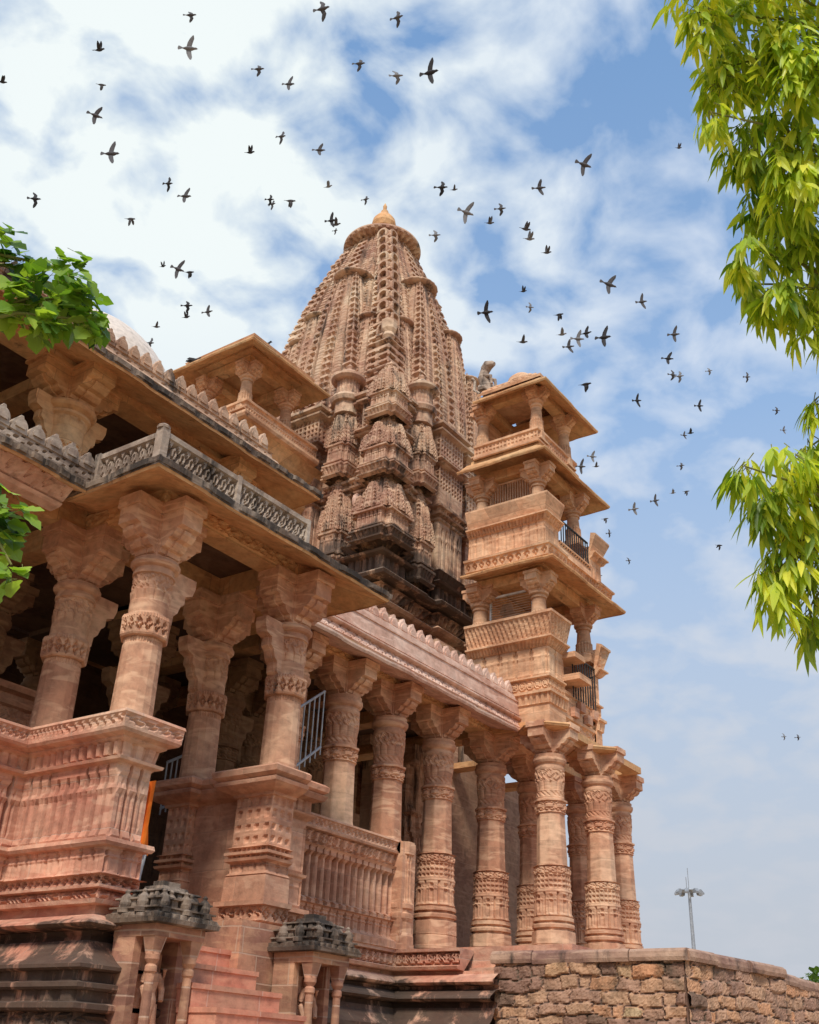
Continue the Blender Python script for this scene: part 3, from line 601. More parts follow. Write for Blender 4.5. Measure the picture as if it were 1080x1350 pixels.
def shikhara(mb, cx, cy, z0, z1, w0, w1, N=60, H=200, power=1.7, ribs=True, bhumi=7, proj=.10, cellh=.085, ncol=1):
    """curved square tower with offset ribs, pierced relief and corner discs; returns its top half-width"""
    u = np.linspace(-1, 1, N + 1)[:-1]; rows = []
    for j in range(H + 1):
        t = j / H; z = z0 + (z1 - z0) * t
        w = w1 + (w0 - w1) * (1 - t ** power) if power > 0 else w0
        au = np.abs(u); k = w / w0
        off = np.zeros(N)
        pr_ = proj * (0.35 + .65 * k)
        off = np.where(au < .20, pr_ * 1.6, off); off = np.where((au >= .20) & (au < .25), -pr_ * .2, off)
        off = np.where((au >= .25) & (au < .62), pr_ * .9, off); off = np.where((au >= .62) & (au < .69), -pr_ * .35, off)
        off = np.where(au >= .69, pr_ * .75, off)
        ph = t * bhumi; fb_ = ph - math.floor(ph); fine = (z / cellh) % 1.0
        led = -.25 * pr_ if fine < .35 else 0.0
        gc = (np.abs((au / .20 * 1.0 + .0) % 1 - .5) < .34) & (au < .20) & (fine < .60)
        gk = (np.abs(((au - .69) / .31 * ncol) % 1 - .5) < .30) & (au > .69) & (fine < .60)
        fl = (np.abs(((au - .25) / .37 * (ncol + .001)) % 1 - .5) > .38) & (au > .25) & (au < .62)
        off = off + np.where(gc | gk, -pr_ * .9, 0) + np.where(fl, -pr_ * .55, 0) + np.where((au > .25) & (au < .62) & (((z / (cellh * .5)) % 1) < .3), -pr_ * .18, 0) + led * np.where((au > .69) | (au < .2), 1.0, .1)
        off = np.where((au >= .20) & (au < .25), off - pr_ * .7, off); off = np.where((au >= .62) & (au < .69), off - pr_ * .9, off)
        if fb_ < .14: off = off + np.where(au > .69, pr_ * .35 * math.sin(fb_ / .14 * PI), 0)
        rows.append((z, w, off))
    G = []
    for z, w, off in rows:
        ring = []
        ec = off[0]
        for q in range(4):
            c, s = [(1, 0), (0, 1), (-1, 0), (0, -1)][q]
            x = u * w + np.where(np.abs(u) > .69, np.sign(u) * ec * (np.abs(u) - .69) / .31, 0); y = -(w + off)
            y[0] = -(w + ec)
            ring.append(np.stack([cx + x * c - y * s, cy + x * s + y * c, np.full(N, z)], 1))
        G.append(np.vstack(ring))
    G = np.array(G); mb.grid(G, cv=True); mb.add(G[-1], [tuple(range(4 * N))]); return mb
def amalaka(mb, cx, cy, z, R, h, ribs=24, M=96):
    th = np.arange(M) / M * 2 * PI; G = []
    for v in np.linspace(-1, 1, 9):
        rad = R * (0.72 + .28 * math.sqrt(max(0, 1 - v * v))) * (1 + .045 * np.abs(np.cos(th * ribs / 2)) * (1 - v * v))
        G.append(np.stack([cx + rad * np.cos(th), cy + rad * np.sin(th), np.full(M, z + h * (v + 1) / 2)], 1))
    G = np.array(G); mb.grid(G, cv=True, flip=True); mb.add(G[-1], [tuple(range(M))]); mb.add(G[0], [tuple(range(M))[::-1]])
def kalasha(mb, cx, cy, z, R, h, M=24):
    lathe(mb, cx, cy, [(z, R * .62, 0), (z + h * .05, R * .8, 0), (z + h * .10, R * .55, 0), (z + h * .2, R * .86, 0), (z + h * .32, R * 1.0, 0), (z + h * .45, R * .92, 0), (z + h * .56, R * .66, 0), (z + h * .66, R * .36, 0), (z + h * .74, R * .30, 0), (z + h * .78, R * .14, 0), (z + h * .9, R * .17, 0), (z + h, .01, 0)], M=M)
m = AB(); shikhara(m, SX, SY, 14.2, 21.25, 1.98, .66, N=120, H=330, power=1.75, proj=.16, bhumi=8, cellh=.23, ncol=2)
m.build('spire_body', M_spire, sp)
m = AB()
lathe(m, SX, SY, [(20.9, .62, 0), (21.12, .66, 0), (21.16, .80, 0), (21.22, .86, 0)], M=48)
th = np.arange(192) / 192 * 2 * PI; G = []
for v, r in ((21.16, .78), (21.17, .98), (21.19, 1.09), (21.25, 1.13), (21.31, 1.12), (21.33, 1.08), (21.42, .90), (21.50, .62), (21.54, .30)):
    rad = r * (1 + .022 * np.sign(np.cos(th * 32)) * (v < 21.2)); zz = v + .035 * np.sign(np.cos(th * 32)) * (v < 21.18); G.append(np.stack([SX + rad * np.cos(th), SY + rad * np.sin(th), zz], 1))
m.grid(np.array(G), cv=True, flip=True)
m.build('capping_disc', M_spire, sp)
m = AB(); lathe(m, SX, SY, [(21.45, .36, 0), (21.7, .30, 0), (21.9, .24, 0)], M=24); kalasha(m, SX, SY, 21.85, .36, 1.30); m.build('finial', M_och, sp)
# corner rib: stacked arched niches on both faces of the corner facing the stairs
for k in range(11):
    z = 16.3 + k * .44; t = (z - 14.2) / 7.05; w = .66 + 1.32 * (1 - t ** 1.75) + .10
    m = AB()
    for sgn in (0, 1):
        u = (1, 0, 0) if sgn else (0, 1, 0); tt = (0, 1, 0) if sgn else (1, 0, 0); o = (SX - w + .19, SY - w, z) if sgn else (SX - w, SY - w + .19, z)
        m.prism([(-.17, 0), (-.17, .16)] + [(.17 * math.cos(a), .16 + .14 * math.sin(a)) for a in np.linspace(PI, 0, 9)] + [(.17, 0), (.11, 0), (.11, .15)] + [(.11 * math.cos(a), .15 + .10 * math.sin(a)) for a in np.linspace(0, PI, 9)] + [(-.11, 0)], o, u, (0, 0, 1), tt, .13)
    rbox(m, SX - w - .06, SY - w - .06, z - .07, SX - w + .38, SY - w + .38, z - .01)
    m.build('corner_niche', M_spire, sp)
m = AB()
t = .28; w = .66 + 1.32 * (1 - t ** 1.75) + .07
lathe(m, SX - w + .02, SY - w + .02, [(15.95, .02, 0), (16.05, .10, 0), (16.15, .16, 0), (16.25, .13, 0), (16.35, .18, 8), (16.6, .2, 8)], M=16)
m.build('corner_rib', M_spire, sp)
def turret(cx, cy, z0, z1, w0, w1, name='miniature_spire', disc=True, N=32, H=60, M=48, mat=None):
    m = AB(); h = z1 - z0; zt = z1 - w1 * 1.5
    shikhara(m, cx, cy, z0, zt, w0, w1, N=N, H=H, power=1.9, proj=.085 if w0 > .6 else .06, bhumi=4, cellh=.21 if w0 > .6 else .17)
    lathe(m, cx, cy, [(zt - .02, w1 * .9, 0), (zt + w1 * .15, w1 * .9, 0)], M=16)
    amalaka(m, cx, cy, zt + w1 * .10, w1 * 1.72, w1 * .50, 20, M); lathe(m, cx, cy, [(zt + w1 * .58, w1 * 1.3, 0), (zt + w1 * .72, w1 * 1.15, 0), (zt + w1 * .9, w1 * .6, 0)], M=24); kalasha(m, cx, cy, zt + w1 * .85, w1 * .45, w1 * 1.1, 12)
    return m.build(name, mat or M_spire, sp)
for cx, cy, z0, z1, w0, w1 in ((-1.50, -.30, 14.2, 19.3, .76, .32), (-.28, -1.52, 14.2, 19.3, .76, .32), (1.42, 0.2, 14.2, 19.3, .78, .36), (.2, 1.42, 14.2, 19.3, .78, .36),
        (-1.60, .72, 14.15, 18.2, .48, .24), (1.02, -1.66, 14.15, 18.35, .48, .25), (-1.58, -1.06, 14.15, 17.45, .42, .22), (-1.06, -1.58, 14.15, 17.45, .42, .22),
        (-1.64, 1.22, 14.1, 17.5, .40, .21), (1.88, -1.80, 14.1, 17.3, .40, .23), (1.8, 1.7, 14.1, 17.4, .42, .25)):
    turret(SX + cx, SY + cy, z0, z1, w0, w1, N=48 if w0 > .6 else 32, H=150 if w0 > .6 else 100)
def stackm(cx, cy, z0, z1, w):
    """shrine model: moulded base, ribbed body with clustered small spires, tapering tip"""
    m = AB(); h = z1 - z0; sq = [(cx - w, cy - w), (cx + w, cy - w), (cx + w, cy + w), (cx - w, cy + w)]
    pl = []
    k = w * .30
    for (sx, sy) in ((-1, -1), (1, -1), (1, 1), (-1, 1)):
        a = (cx + sx * w, cy + sy * (w - k)); b = (cx + sx * (w - k), cy + sy * (w - k)); c = (cx + sx * (w - k), cy + sy * w)
        pl += [a, b, c] if sx * sy > 0 else [c, b, a]
    q = [(z0, -.02), (z0 + .02 * h, .07), (z0 + .035 * h, .08), (z0 + .05 * h, .0), ('z', z0 + .055 * h, z0 + .12 * h, .0, .05, 'petal', .09, .035), (z0 + .125 * h, .08), (z0 + .145 * h, .08), (z0 + .15 * h, .0), (z0 + .165 * h, -.01), (z0 + .17 * h, .05), (z0 + .185 * h, .05), (z0 + .19 * h, -.02),
         ('z', z0 + .195 * h, z0 + .36 * h, -.02, -.03, 'pil', .11, .035), (z0 + .365 * h, .03), (z0 + .385 * h, .03), (z0 + .39 * h, -.03), (z0 + .41 * h, .01), (z0 + .425 * h, .01), (z0 + .43 * h, -.10), (z0 + .55 * h, -w * .4)]
    sweep(m, pl, q, closed=True, ds=.03, scale_o=w / .42)
    shikhara(m, cx, cy, z0 + .40 * h, z0 + .91 * h, w * .74, w * .20, N=24, H=34, power=1.8, proj=.06, bhumi=3, cellh=.12)
    for sx in (-1, 1):
        for sy in (-1, 1): shikhara(m, cx + sx * w * .68, cy + sy * w * .68, z0 + .39 * h, z0 + .62 * h, w * .26, w * .10, N=12, H=16, power=1.6, proj=.035, bhumi=2, cellh=.1)
    for sx, sy in ((-1, 0), (0, -1)): shikhara(m, cx + sx * w * .72, cy + sy * w * .72, z0 + .40 * h, z0 + .74 * h, w * .34, w * .12, N=16, H=22, power=1.6, proj=.04, bhumi=2, cellh=.1)
    amalaka(m, cx, cy, z0 + .89 * h, w * .36, .045 * h, 12, 36); kalasha(m, cx, cy, z0 + .93 * h, w * .15, .09 * h, 12)
    return m.build('shrine_model', M_spire, sp)
for cx, cy, w in ((-2.46, -1.20, .32), (-1.20, -2.46, .32)):
    for z0, z1 in ((9.5, 12.15), (11.9, 14.2)): stackm(SX + cx, SY + cy, z0, z1, w)
    m = AB(); lathe(m, SX + cx, SY + cy, [(13.7, .28, 8), (14.0, .28, 8), (14.02, .36, 0), (14.12, .40, 0), (14.2, .36, 0), (14.25, .27, 8), (14.42, .27, 8, 'pil', 20, .02, 14.62, .27), (14.64, .36, 0), (14.70, .42, 0), (14.76, .42, 0), (14.84, .3, 0), (14.98, .16, 0), (15.05, .08, 0), (15.12, .1, 0), (15.22, .01, 0)], M=40)
    m.build('turret_cap', M_spire, sp)
for z0, z1, w in ((9.9, 11.9, .50), (11.55, 13.45, .44), (13.1, 14.85, .38)): stackm(SX - 2.44, SY - 2.44, z0, z1, w)
# elephant heads flanking the lowest model
for x, y in ((SX - 2.55, SY - 1.78), (SX - 1.78, SY - 2.55)):
    m = AB(); lathe(m, x, y, [(11.05, .03, 0), (11.12, .09, 0), (11.25, .11, 0), (11.36, .09, 0), (11.42, .02, 0)], M=12)
    m.tube([(x, y, 0 + 11.2), (x - .10, y - .10, 11.1), (x - .12, y - .12, 10.9), (x - .10, y - .10, 10.75)], [.06, .045, .035, .02])
    m.build('elephant_bracket', M_pale, sp)
# lower sanctum walls behind the colonnade
m = AB(); sweep(m, [(18.05, 14), (18.05, 11.9), (21.35, 11.9), (21.35, 17)], [(1.7, .02), (2.0, .02), (2.02, 0), (5.85, 0)], ds=1.0)
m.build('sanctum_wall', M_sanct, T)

# ---- balcony tower ------------------------------------------------------
tw = empty('balcony_tower', (17.8, 9.8, E0 + 5.5), T)
PC = ((16.66, 8.74), (18.42, 8.66))
ps = empty('porch_columns', (17.5, 8.7, E0 + 1.8), T) if False else tw
for x, y in PC + ((20.35, 10.0), (20.5, 9.2)): copy_at(t0, (x - 15.0, y - 10.0, 0), tw)
X0, Y0, X1, Y1 = 16.58, 8.68, 18.72, 10.40
m = AB(); beam(m, 16.66, 8.9, 16.66, 13, 5.662, 5.80, .34); beam(m, 16.82, 8.72, 20.3, 8.72, 5.66, 5.79, .32); beam(m, 18.42, 8.9, 18.42, 12, 5.663, 5.78, .34); beam(m, 20.3, 8.9, 20.3, 12, 5.663, 5.78, .3)
# rounded drip ledge above the two outer capitals
for x, y in PC:
    lathe(m, x, y, [(5.55, .40, 8), (5.58, .50, 8), (5.62, .52, 8), (5.655, .48, 8), (5.66, .3, 8)], M=32)
m.build('beam', M_och, tw)
body = [(5.60, .0), (5.64, .02), (6.10, .02), (6.12, .05), ('z', 6.14, 6.30, .05, .07, 'dent', .11, .02), (6.31, .10), (6.36, .10), (6.37, .03), ('z', 6.40, 6.60, .02, .02, 'ros', .16, .02), (6.62, .06), (6.65, .06), (6.67, .0),
        ('z', 6.70, 7.22, .0, .0, 'pil', .34, .022), (7.23, .03), ('z', 7.25, 7.33, .06, .12, 'dent', .07, .03), (7.35, .16), (7.38, .16), (7.39, .06), ('z', 7.41, 7.80, .08, .19, 'diag', .09, .016), (7.81, .21), (7.86, .21), (7.90, .10), (7.3, .0)]
m = AB(); sweep(m, [(X0, Y1), (X0, Y0), (17.2, Y0)], body, ds=.02, capends=True)
sweep(m, [(18.5, Y0), (X1, Y0), (X1, Y1)], body, ds=.025, capends=True)
sweep(m, [(17.2, Y0 + .05), (18.5, Y0 + .05)], [(5.60, .0), (5.64, .02), ('z', 5.66, 6.02, .02, .02, 'diag', .4, .02), (6.04, .05), (6.10, .05), (6.12, 0), (6.50, .0), (6.52, .03), (6.58, .03), (6.58, -.2)], ds=.03)
rbox(m, X0 + .10, Y0 + .12, 5.61, X1 - .08, 10.36, 6.5); rbox(m, 17.28, 10.40, 5.9, 17.95, 10.52, 13.3); rbox(m, 19.3, 11.2, 5.9, 19.9, 11.85, 11.0); rbox(m, X0 + .02, Y0 + .1, 7.28, X0 + .06, Y1, 7.38)
rbox(m, X0 + .10, 9.4, 6.5, X0 + .6, 10.36, 7.3)
# projecting seat slabs beside the opening
rbox(m, 17.18, 8.42, 7.16, 17.62, 9.2, 7.27); rbox(m, 17.2, 8.35, 6.72, 17.68, 8.9, 6.84)
m.build('balcony_wall', M_tow, tw)
def bars(mb, a, b, z0, z1, n, r=.014, top=True):
    for i in range(n + 1):
        x = a[0] + (b[0] - a[0]) * i / n; y = a[1] + (b[1] - a[1]) * i / n; mb.tube([(x, y, z0), (x, y, z1)], r, 6)
    if top: mb.tube([(a[0], a[1], z1), (b[0], b[1], z1)], r * 1.7, 6)
m = AB(); bars(m, (17.55, 8.66), (18.5, 8.66), 6.5, 7.35, 9); m.build('railing', M_iron, tw)
m = AB(); bars(m, (17.25, 8.66), (18.45, 8.66), 9.6, 10.15, 12); m.build('railing', M_iron, tw)
m = AB(); [rbox(m, 17.45 + .28 * i + .05, 8.62, 6.12 + .17 * (i % 2), 17.45 + .28 * i + .25, 8.71, 6.30 + .17 * (i % 2)) for i in range(4)]
m.build('repair_stones', M_pink, tw)
# storey floors (seen from below), lozenge band, panelled parapet
for bb in ((16.7, 8.8, 8.98, 19.0, 10.36, 9.22), (16.72, 8.82, 11.62, 18.9, 10.5, 11.82)):
    m = AB(); rbox(m, *bb); m.build('floor_slab', M_och, tw)
lv2 = [(9.02, .10), ('z', 9.03, 9.22, .16, .20, 'loz', .15, .03), (9.23, .23), (9.27, .24), (9.29, .14), (9.32, .10), (9.34, .12), ('z', 9.37, 9.84, .03, .03, 'pil', .17, .012), (9.86, .06), ('z', 9.87, 9.95, .08, .13, 'dent', .07, .03), (9.97, .17), (10.0, .17), (10.01, .05), ('z', 10.03, 10.36, .08, .17, None, 0, 0), (10.37, .19), (10.41, .19), (10.44, .08), (9.9, .0)]
lv2 = [q for q in lv2 if not (q[0] == 'z' and q[5] is None)]
m = AB(); sweep(m, [(16.58, 10.42), (16.58, 8.70), (17.15, 8.70)], lv2, ds=.02, capends=True); sweep(m, [(18.55, 8.70), (19.05, 8.70), (19.05, 10.4)], lv2, ds=.03, capends=True)
sweep(m, [(17.15, 8.72), (18.55, 8.72)], [(9.02, .10), ('z', 9.03, 9.22, .16, .20, 'dent', .1, .03), (9.23, .23), (9.26, .1), (9.6, .04), (9.63, .08), (9.66, .08), (9.66, -.2)], ds=.03)
rbox(m, 16.68, 8.82, 9.24, 17.1, 10.38, 9.9); rbox(m, 18.6, 8.75, 9.24, 19.0, 10.38, 9.9)
m.build('balcony_wall', M_tow, tw)
m = AB(); lv3 = [(11.80, .05), (11.82, .08), (11.86, .08), (11.87, .03), ('z', 11.89, 12.10, .03, .03, 'grid', .09, .015), (12.12, .06), (12.17, .06), (12.17, -.1), (11.8, -.1)]
sweep(m, [(16.72, 10.4), (16.72, 8.88), (18.4, 8.88), (18.4, 10.4)], lv3, ds=.02, capends=True)
m.build('balcony_wall', M_tow, tw)
pth = [(16.75, 10.42), (16.75, 8.86), (19.0, 8.86), (19.0, 11.2)]
eave(pth, 8.86, .52, 'eave', M_och, tw, rise=.16, th=.05)
eave([(16.82, 10.6), (16.82, 9.0), (18.85, 9.0), (18.85, 11.2)], 11.36, .51, 'eave', M_och, tw, rise=.30, th=.05)
eave([(16.85, 10.25), (16.85, 8.95), (18.35, 8.95), (18.35, 11.0)], 13.06, .50, 'eave', M_och, tw, rise=.30, th=.05)
for z, x1, x0 in ((8.84, 18.74, 16.82), (11.36, 18.45, 16.88), (13.28, 18.15, 16.88)):
    m = AB(); y0 = 8.97; beam(m, x0, y0 + .12, x0, 10.34, z - .12, z + .10, .2); beam(m, x0 - .1, y0, x1 + .1, y0, z - .121, z + .11, .22); beam(m, x1, y0 + .12, x1, 10.34, z - .119, z + .09, .2); beam(m, x0 + .1, 10.28, x1 - .1, 10.28, z - .12, z + .09, .2)
    m.build('beam', M_och, tw)
for zb, zn, r, xs in ((7.55, 8.42, .15, (16.82, 18.74)), (10.1, 10.93, .14, (16.88, 18.45)), (11.9, 12.93, .125, (16.88, 18.15))):
    sc = small_column(zn - zb, r, .34 if r > .13 else .28, .32 if r > .13 else .24).build('column', M_tow, None, loc=(0, 0, 0)); sc.location = (xs[0], 8.97, E0 + zb); par(sc, tw)
    for dx, dy in ((xs[1] - xs[0], 0), (0, 1.33), (xs[1] - xs[0], 1.33)): copy_at(sc, (dx, dy, 0), tw)
# louvred screens on the left face
for zb, zt, br in ((7.9, 8.62, False), (10.44, 11.2, True)):
    f = AB(); y0, y1, x = 9.16, 10.14, 16.92
    rbox(f, x, y0, zb, x + .05, y0 + .03, zt); rbox(f, x, y1 - .03, zb, x + .05, y1, zt); rbox(f, x, y0, zt - .03, x + .05, y1, zt + .01)
    sfr = f.build('screen_frame', M_white if not br else M_tow, tw); s_ = AB()
    if br:
        for k in range(15): rbox(s_, x + .01, y0 + .06 + k * .06, zb, x + .035, y0 + .085 + k * .06, zt)
    else:
        for k in range(13): s_.prism([(0, 0), (.05, .02), (.05, .032), (0, .012)], (x, (y0 + y1) / 2, zb + .03 + k * .053), (1, 0, 0), (0, 0, 1), (0, 1, 0), y1 - y0 - .08)
        s_.prism([(-.28, -.30), (.30, -.30), (.30, -.05), (.12, 0), (.05, .22), (-.16, .20), (-.22, .02), (-.12, -.05)], (x + .06, 9.72, zb + .32), (0, -1, 0), (0, 0, 1), (1, 0, 0), .03)
    s_.build('louvre', M_half, sfr)
# tiled low roof with crest
m = AB(); sweep(m, [(16.95, 10.3), (16.95, 9.05), (18.25, 9.05), (18.25, 10.3)], [(13.40, .32), (13.46, .34), (13.50, .28), ('z', 13.51, 13.62, .22, .16, 'petal', .14, .06), (13.63, .10), (13.68, .12), ('z', 13.70, 13.80, .02, -.05, 'block', .13, .05), (13.82, -.08), (13.88, -.10), ('z', 13.9, 14.0, -.22, -.3, 'petal', .16, .05), (14.02, -.38), (14.1, -.5)], ds=.025)
rbox(m, 17.2, 9.4, 13.4, 18, 10.3, 14.0); lathe(m, 17.4, 9.6, [(13.9, .35, 0), (14.05, .3, 0), (14.15, .2, 0), (14.2, .02, 0)], M=24)
m.build('roof', M_tow, tw)

# ---- corner pavilion on the left of the spire ----------------------------
cp = empty('corner_pavilion', (14.0, 15.0, E0 + 12.4), T)
pe = [(13.35, 16.2 - .05), (13.35, 14.15), (15.9, 14.15)]
eave([(13.35, 15.75), (13.35, 14.13), (14.95, 14.13), (14.95, 15.75)], 13.92, .53, 'eave', M_och, cp, rise=.30, th=.05, closed=True)
m = AB(); rbox(m, 13.52, 14.3, 12.40, 16.0, 16.4, 12.55); sweep(m, [(13.42, 16.4), (13.42, 14.18), (15.8, 14.18)], [(12.36, .0), (12.38, .10), (12.44, .13), (12.50, .13), (12.52, .04), (12.56, .02), ('z', 12.58, 12.78, .02, .02, 'grid', .08, .015), (12.80, .06), (12.86, .06), (12.86, -.1), (12.56, -.1)], ds=.02)
m.build('balcony_wall', M_tow, cp)
m = AB(); rbox(m, 13.9, 14.6, 11.2, 16.6, 16.0, 12.38); sweep(m, [(13.9, 16.0), (13.9, 14.6), (16.6, 14.6)], [(11.0, .0), (11.3, .02), (11.4, .12), (11.5, .16), (11.55, .04), (11.9, .05), (12.0, .16), (12.1, .24), (12.2, .30), (12.36, .42)], ds=.2)
rbox(m, 14.2, 14.7, 6, 16.8, 16.2, 11.3)
m.build('support_wall', M_och, cp)
m = AB(); beam(m, 13.55, 14.5, 13.55, 15.6, 13.92, 14.12, .2); beam(m, 13.45, 14.38, 15.0, 14.38, 13.921, 14.13, .2); beam(m, 14.9, 14.5, 14.9, 15.7, 13.921, 14.13, .2); beam(m, 13.6, 15.6, 15.0, 15.6, 13.92, 14.12, .2)
rbox(m, 13.3, 14.1, 14.14, 15.0, 15.8, 14.2)
m.build('beam', M_och, cp)
sc = small_column(.95, .135, .30, .26).build('column', M_tow, None, loc=(0, 0, 0)); sc.location = (13.55, 14.38, E0 + 12.62); par(sc, cp)
for dx, dy in ((1.32, 0), (0, 1.22), (1.32, 1.22)): copy_at(sc, (dx, dy, 0), cp)
m = AB(); sweep(m, [(13.45, 15.65), (13.45, 14.23), (14.85, 14.23), (14.85, 15.65)], [(14.27, .34), (14.32, .36), (14.35, .30), ('z', 14.36, 14.46, .22, .15, 'petal', .14, .06), (14.48, .10), (14.53, .10), ('z', 14.55, 14.64, .0, -.08, 'block', .15, .05), (14.68, -.15), (14.74, -.5)], closed=True, ds=.025)
rbox(m, 13.8, 14.6, 14.3, 14.5, 15.3, 14.7); lathe(m, 14.15, 14.95, [(14.68, .4, 0), (14.85, .3, 0), (14.95, .05, 0)], M=20)
m.build('roof', M_tow, cp)

# ---- upper storey ----------------------------------------------------------
us = empty('upper_storey', (8, 11, E0 + 6), T)
eave([(2.5, 10.4), (9.9, 10.4), (9.9, 13.5)], 7.80, .90, 'eave', M_och, us, rise=.34, edge=M_dark)
m = AB(); rbox(m, 2.5, 10.2, 8.16, 9.95, 15, 8.35); rbox(m, 2.5, 14.2, 6.0, 9.9, 14.4, 8.3)
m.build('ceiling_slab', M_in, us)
m = AB(); merlons(m, (4.2, 9.72), (9.72, 9.72), 8.15, .21, .28, .09)
sweep(m, [(2.5, 9.72), (9.75, 9.72), (9.75, 10.4)], [(7.98, .10), (8.0, .14), (8.04, .12), ('z', 8.06, 8.16, .06, .05, 'holes', .1, .02), (8.17, .07), (8.18, -.1)], ds=.03)
m.build('merlon_parapet', M_half, us)
m = AB(); beam(m, 2.5, 10.42, 10.0, 10.42, 7.96, 8.17, .36); beam(m, 6.75, 10.61, 6.75, 14, 7.965, 8.165, .34); beam(m, 9.5, 10.61, 9.5, 14, 7.965, 8.165, .34); beam(m, 3.9, 10.61, 3.9, 14, 7.965, 8.165, .34)
m.build('beam', M_och, us)
uc = MB(); lathe(uc, 0, 0, [(0, .30, 8), (.3, .30, 8), (.32, .25, 8), (.7, .25, 8), (.72, .28, 8, 'loz', 16, .02, .86, .28), (.88, .25, 0), (1.1, .25, 0), (1.12, .265, 0, 'petal', 12, .02, 1.22, .265), (1.24, .27, 0), (1.27, .30, 0), (1.31, .30, 0), (1.32, .28, 0), (1.36, .34, 0), (1.40, .36, 0), (1.44, .34, 0)], M=64)
capital(uc, 0, 0, 1.44, .60, .46, .38, top=.05); strut(uc, 0, 0, .66, (1, 0)); strut(uc, 0, 0, .66, (-1, 0))
uc = uc.build('column', M_och, None, loc=(0, 0, 0)); uc.location = (6.78, 10.42, E0 + 6.02); par(uc, us)
for x, y in ((9.5, 10.42), (3.9, 10.42), (6.78, 12.6), (9.5, 12.6)): copy_at(uc, (x - 6.78, y - 10.42, 0), us)
m = AB(); lathe(m, 9.0, 13.9, [(8.3, 1.95, 0), (9.6, 1.95, 0), (9.62, 1.9, 0)] + [(9.67 + 2.12 * math.sin(a), 1.9 * math.cos(a), 0) for a in np.linspace(.02, 1.53, 24)], M=96, cap=False)
m.build('dome', M_dome, us, smooth=True)
# small upper room between porch roof and pavilion
m = AB(); rbox(m, 10.05, 11.0, 6.0, 14.2, 15.5, 7.6); sweep(m, [(10.05, 15), (10.05, 11.0), (14.2, 11.0)], [(7.55, .0), (7.6, .1), (7.7, .12), (7.75, -.1)], ds=.5)
m.build('upper_room', M_och, us)

# ================================================================== OTHER THINGS
# stair
st = tag(empty('stone_staircase', (8.2, 7.0, 0)), 'pink stone steps climbing between the two small black-roofed niche shrines', 'stairs')
for k in range(8):
    z1 = 1.12 - k * .205; y = 8.42 - k * .34
    m = AB(); sweep(m, [(7.62, y + .5), (7.62, y), (8.85 if k else 8.8, y), (8.85, y + .5)], [(z1 - .205 if k < 7 else -1.6, 0), (z1 - .05, 0), (z1 - .045, .015), (z1, .015), (z1, -.45)], ds=.5)
    m.build('step', M_step, st)

# niche shrines beside the stair
def niche(x, y, label):
    root = tag(empty('niche_shrine', (x, y, 0)), label, 'shrine', 'small niche shrines beside the stairs')
    w, d = .31, .27; zt = 1.15
    m = AB(); sweep(m, [(x - w, y + d), (x - w, y - d), (x + w, y - d), (x + w, y + d)], [(-1.6, .06), (.02, .06), (.05, .10), (.12, .10), (.13, 0)], ds=.3, capends=True); rbox(m, x - w, y - d, 0, x + w, y + d, .13)
    m.build('base', M_pink, root)
    m = AB(); rbox(m, x - w, y - .02, .13, x - w + .09, y + d, zt); rbox(m, x + w - .08, y - .02, .13, x + w, y + d, zt); rbox(m, x - w + .09, y + d - .08, .13, x + w - .08, y + d, zt); rbox(m, x - w - .004, y - d, zt - .10, x + w + .004, y + d + .004, zt + .004)
    m.build('wall', M_cheek, root)
    for sx in (-1, 1):
        m = MB(); lathe(m, 0, 0, [(0, .07, 4), (.10, .07, 4), (.12, .045, 8), (.62, .040, 8), (.64, .055, 0), (.68, .055, 0), (.70, .04, 0), (.74, .065, 0), (.78, .065, 0), (.80, .05, 4), (.93, .075, 4)], M=24)
        o = m.build('post', M_cheek, None, loc=(0, 0, 0)); o.location = (x + sx * (w - .08), y - d + .08, E0 + .12); par(o, root)
    # deity relief figure in the recess
    m = MB(); figure(m, x + .02, y + .06, E0 + .14, .80); m.build('figure', M_pink, root)
    m = AB(); rf = [(zt, .03), (zt + .01, .09), (zt + .05, .10), ('z', zt + .055, zt + .09, .09, .07, 'petal', .08, .03), (zt + .10, .04), (zt + .13, .03), (zt + .135, .06), (zt + .15, .06), ('z', zt + .155, zt + .21, .0, .0, 'block', .13, .05), (zt + .22, .03), (zt + .235, .03), (zt + .24, -.04), ('z', zt + .245, zt + .29, -.06, -.08, 'block', .12, .04), (zt + .30, -.05), (zt + .315, -.06), (zt + .33, -.14), (zt + .36, -.15), (zt + .37, -.2), (zt + .39, -.22), (zt + .40, -.28)]
    sweep(m, [(x - w, y + d), (x - w, y - d), (x + w, y - d), (x + w, y + d)], rf, closed=True, ds=.015)
    rbox(m, x - w + .2, y - d + .2, zt, x + w - .2, y + d - .2, zt + .41)
    for px, py in ((-.26, -.27), (0, -.28), (.26, -.27), (-.33, -.08), (-.33, .15), (-.13, -.22), (.13, -.22)):
        lathe(m, x + px, y + py, [(zt + .10, .07, 8), (zt + .14, .075, 8), (zt + .15, .05, 8), (zt + .19, .06, 0), (zt + .24, .05, 0), (zt + .27, .02, 0), (zt + .29, .025, 0), (zt + .31, .005, 0)], M=12)
    m.build('roof', M_dark, root)
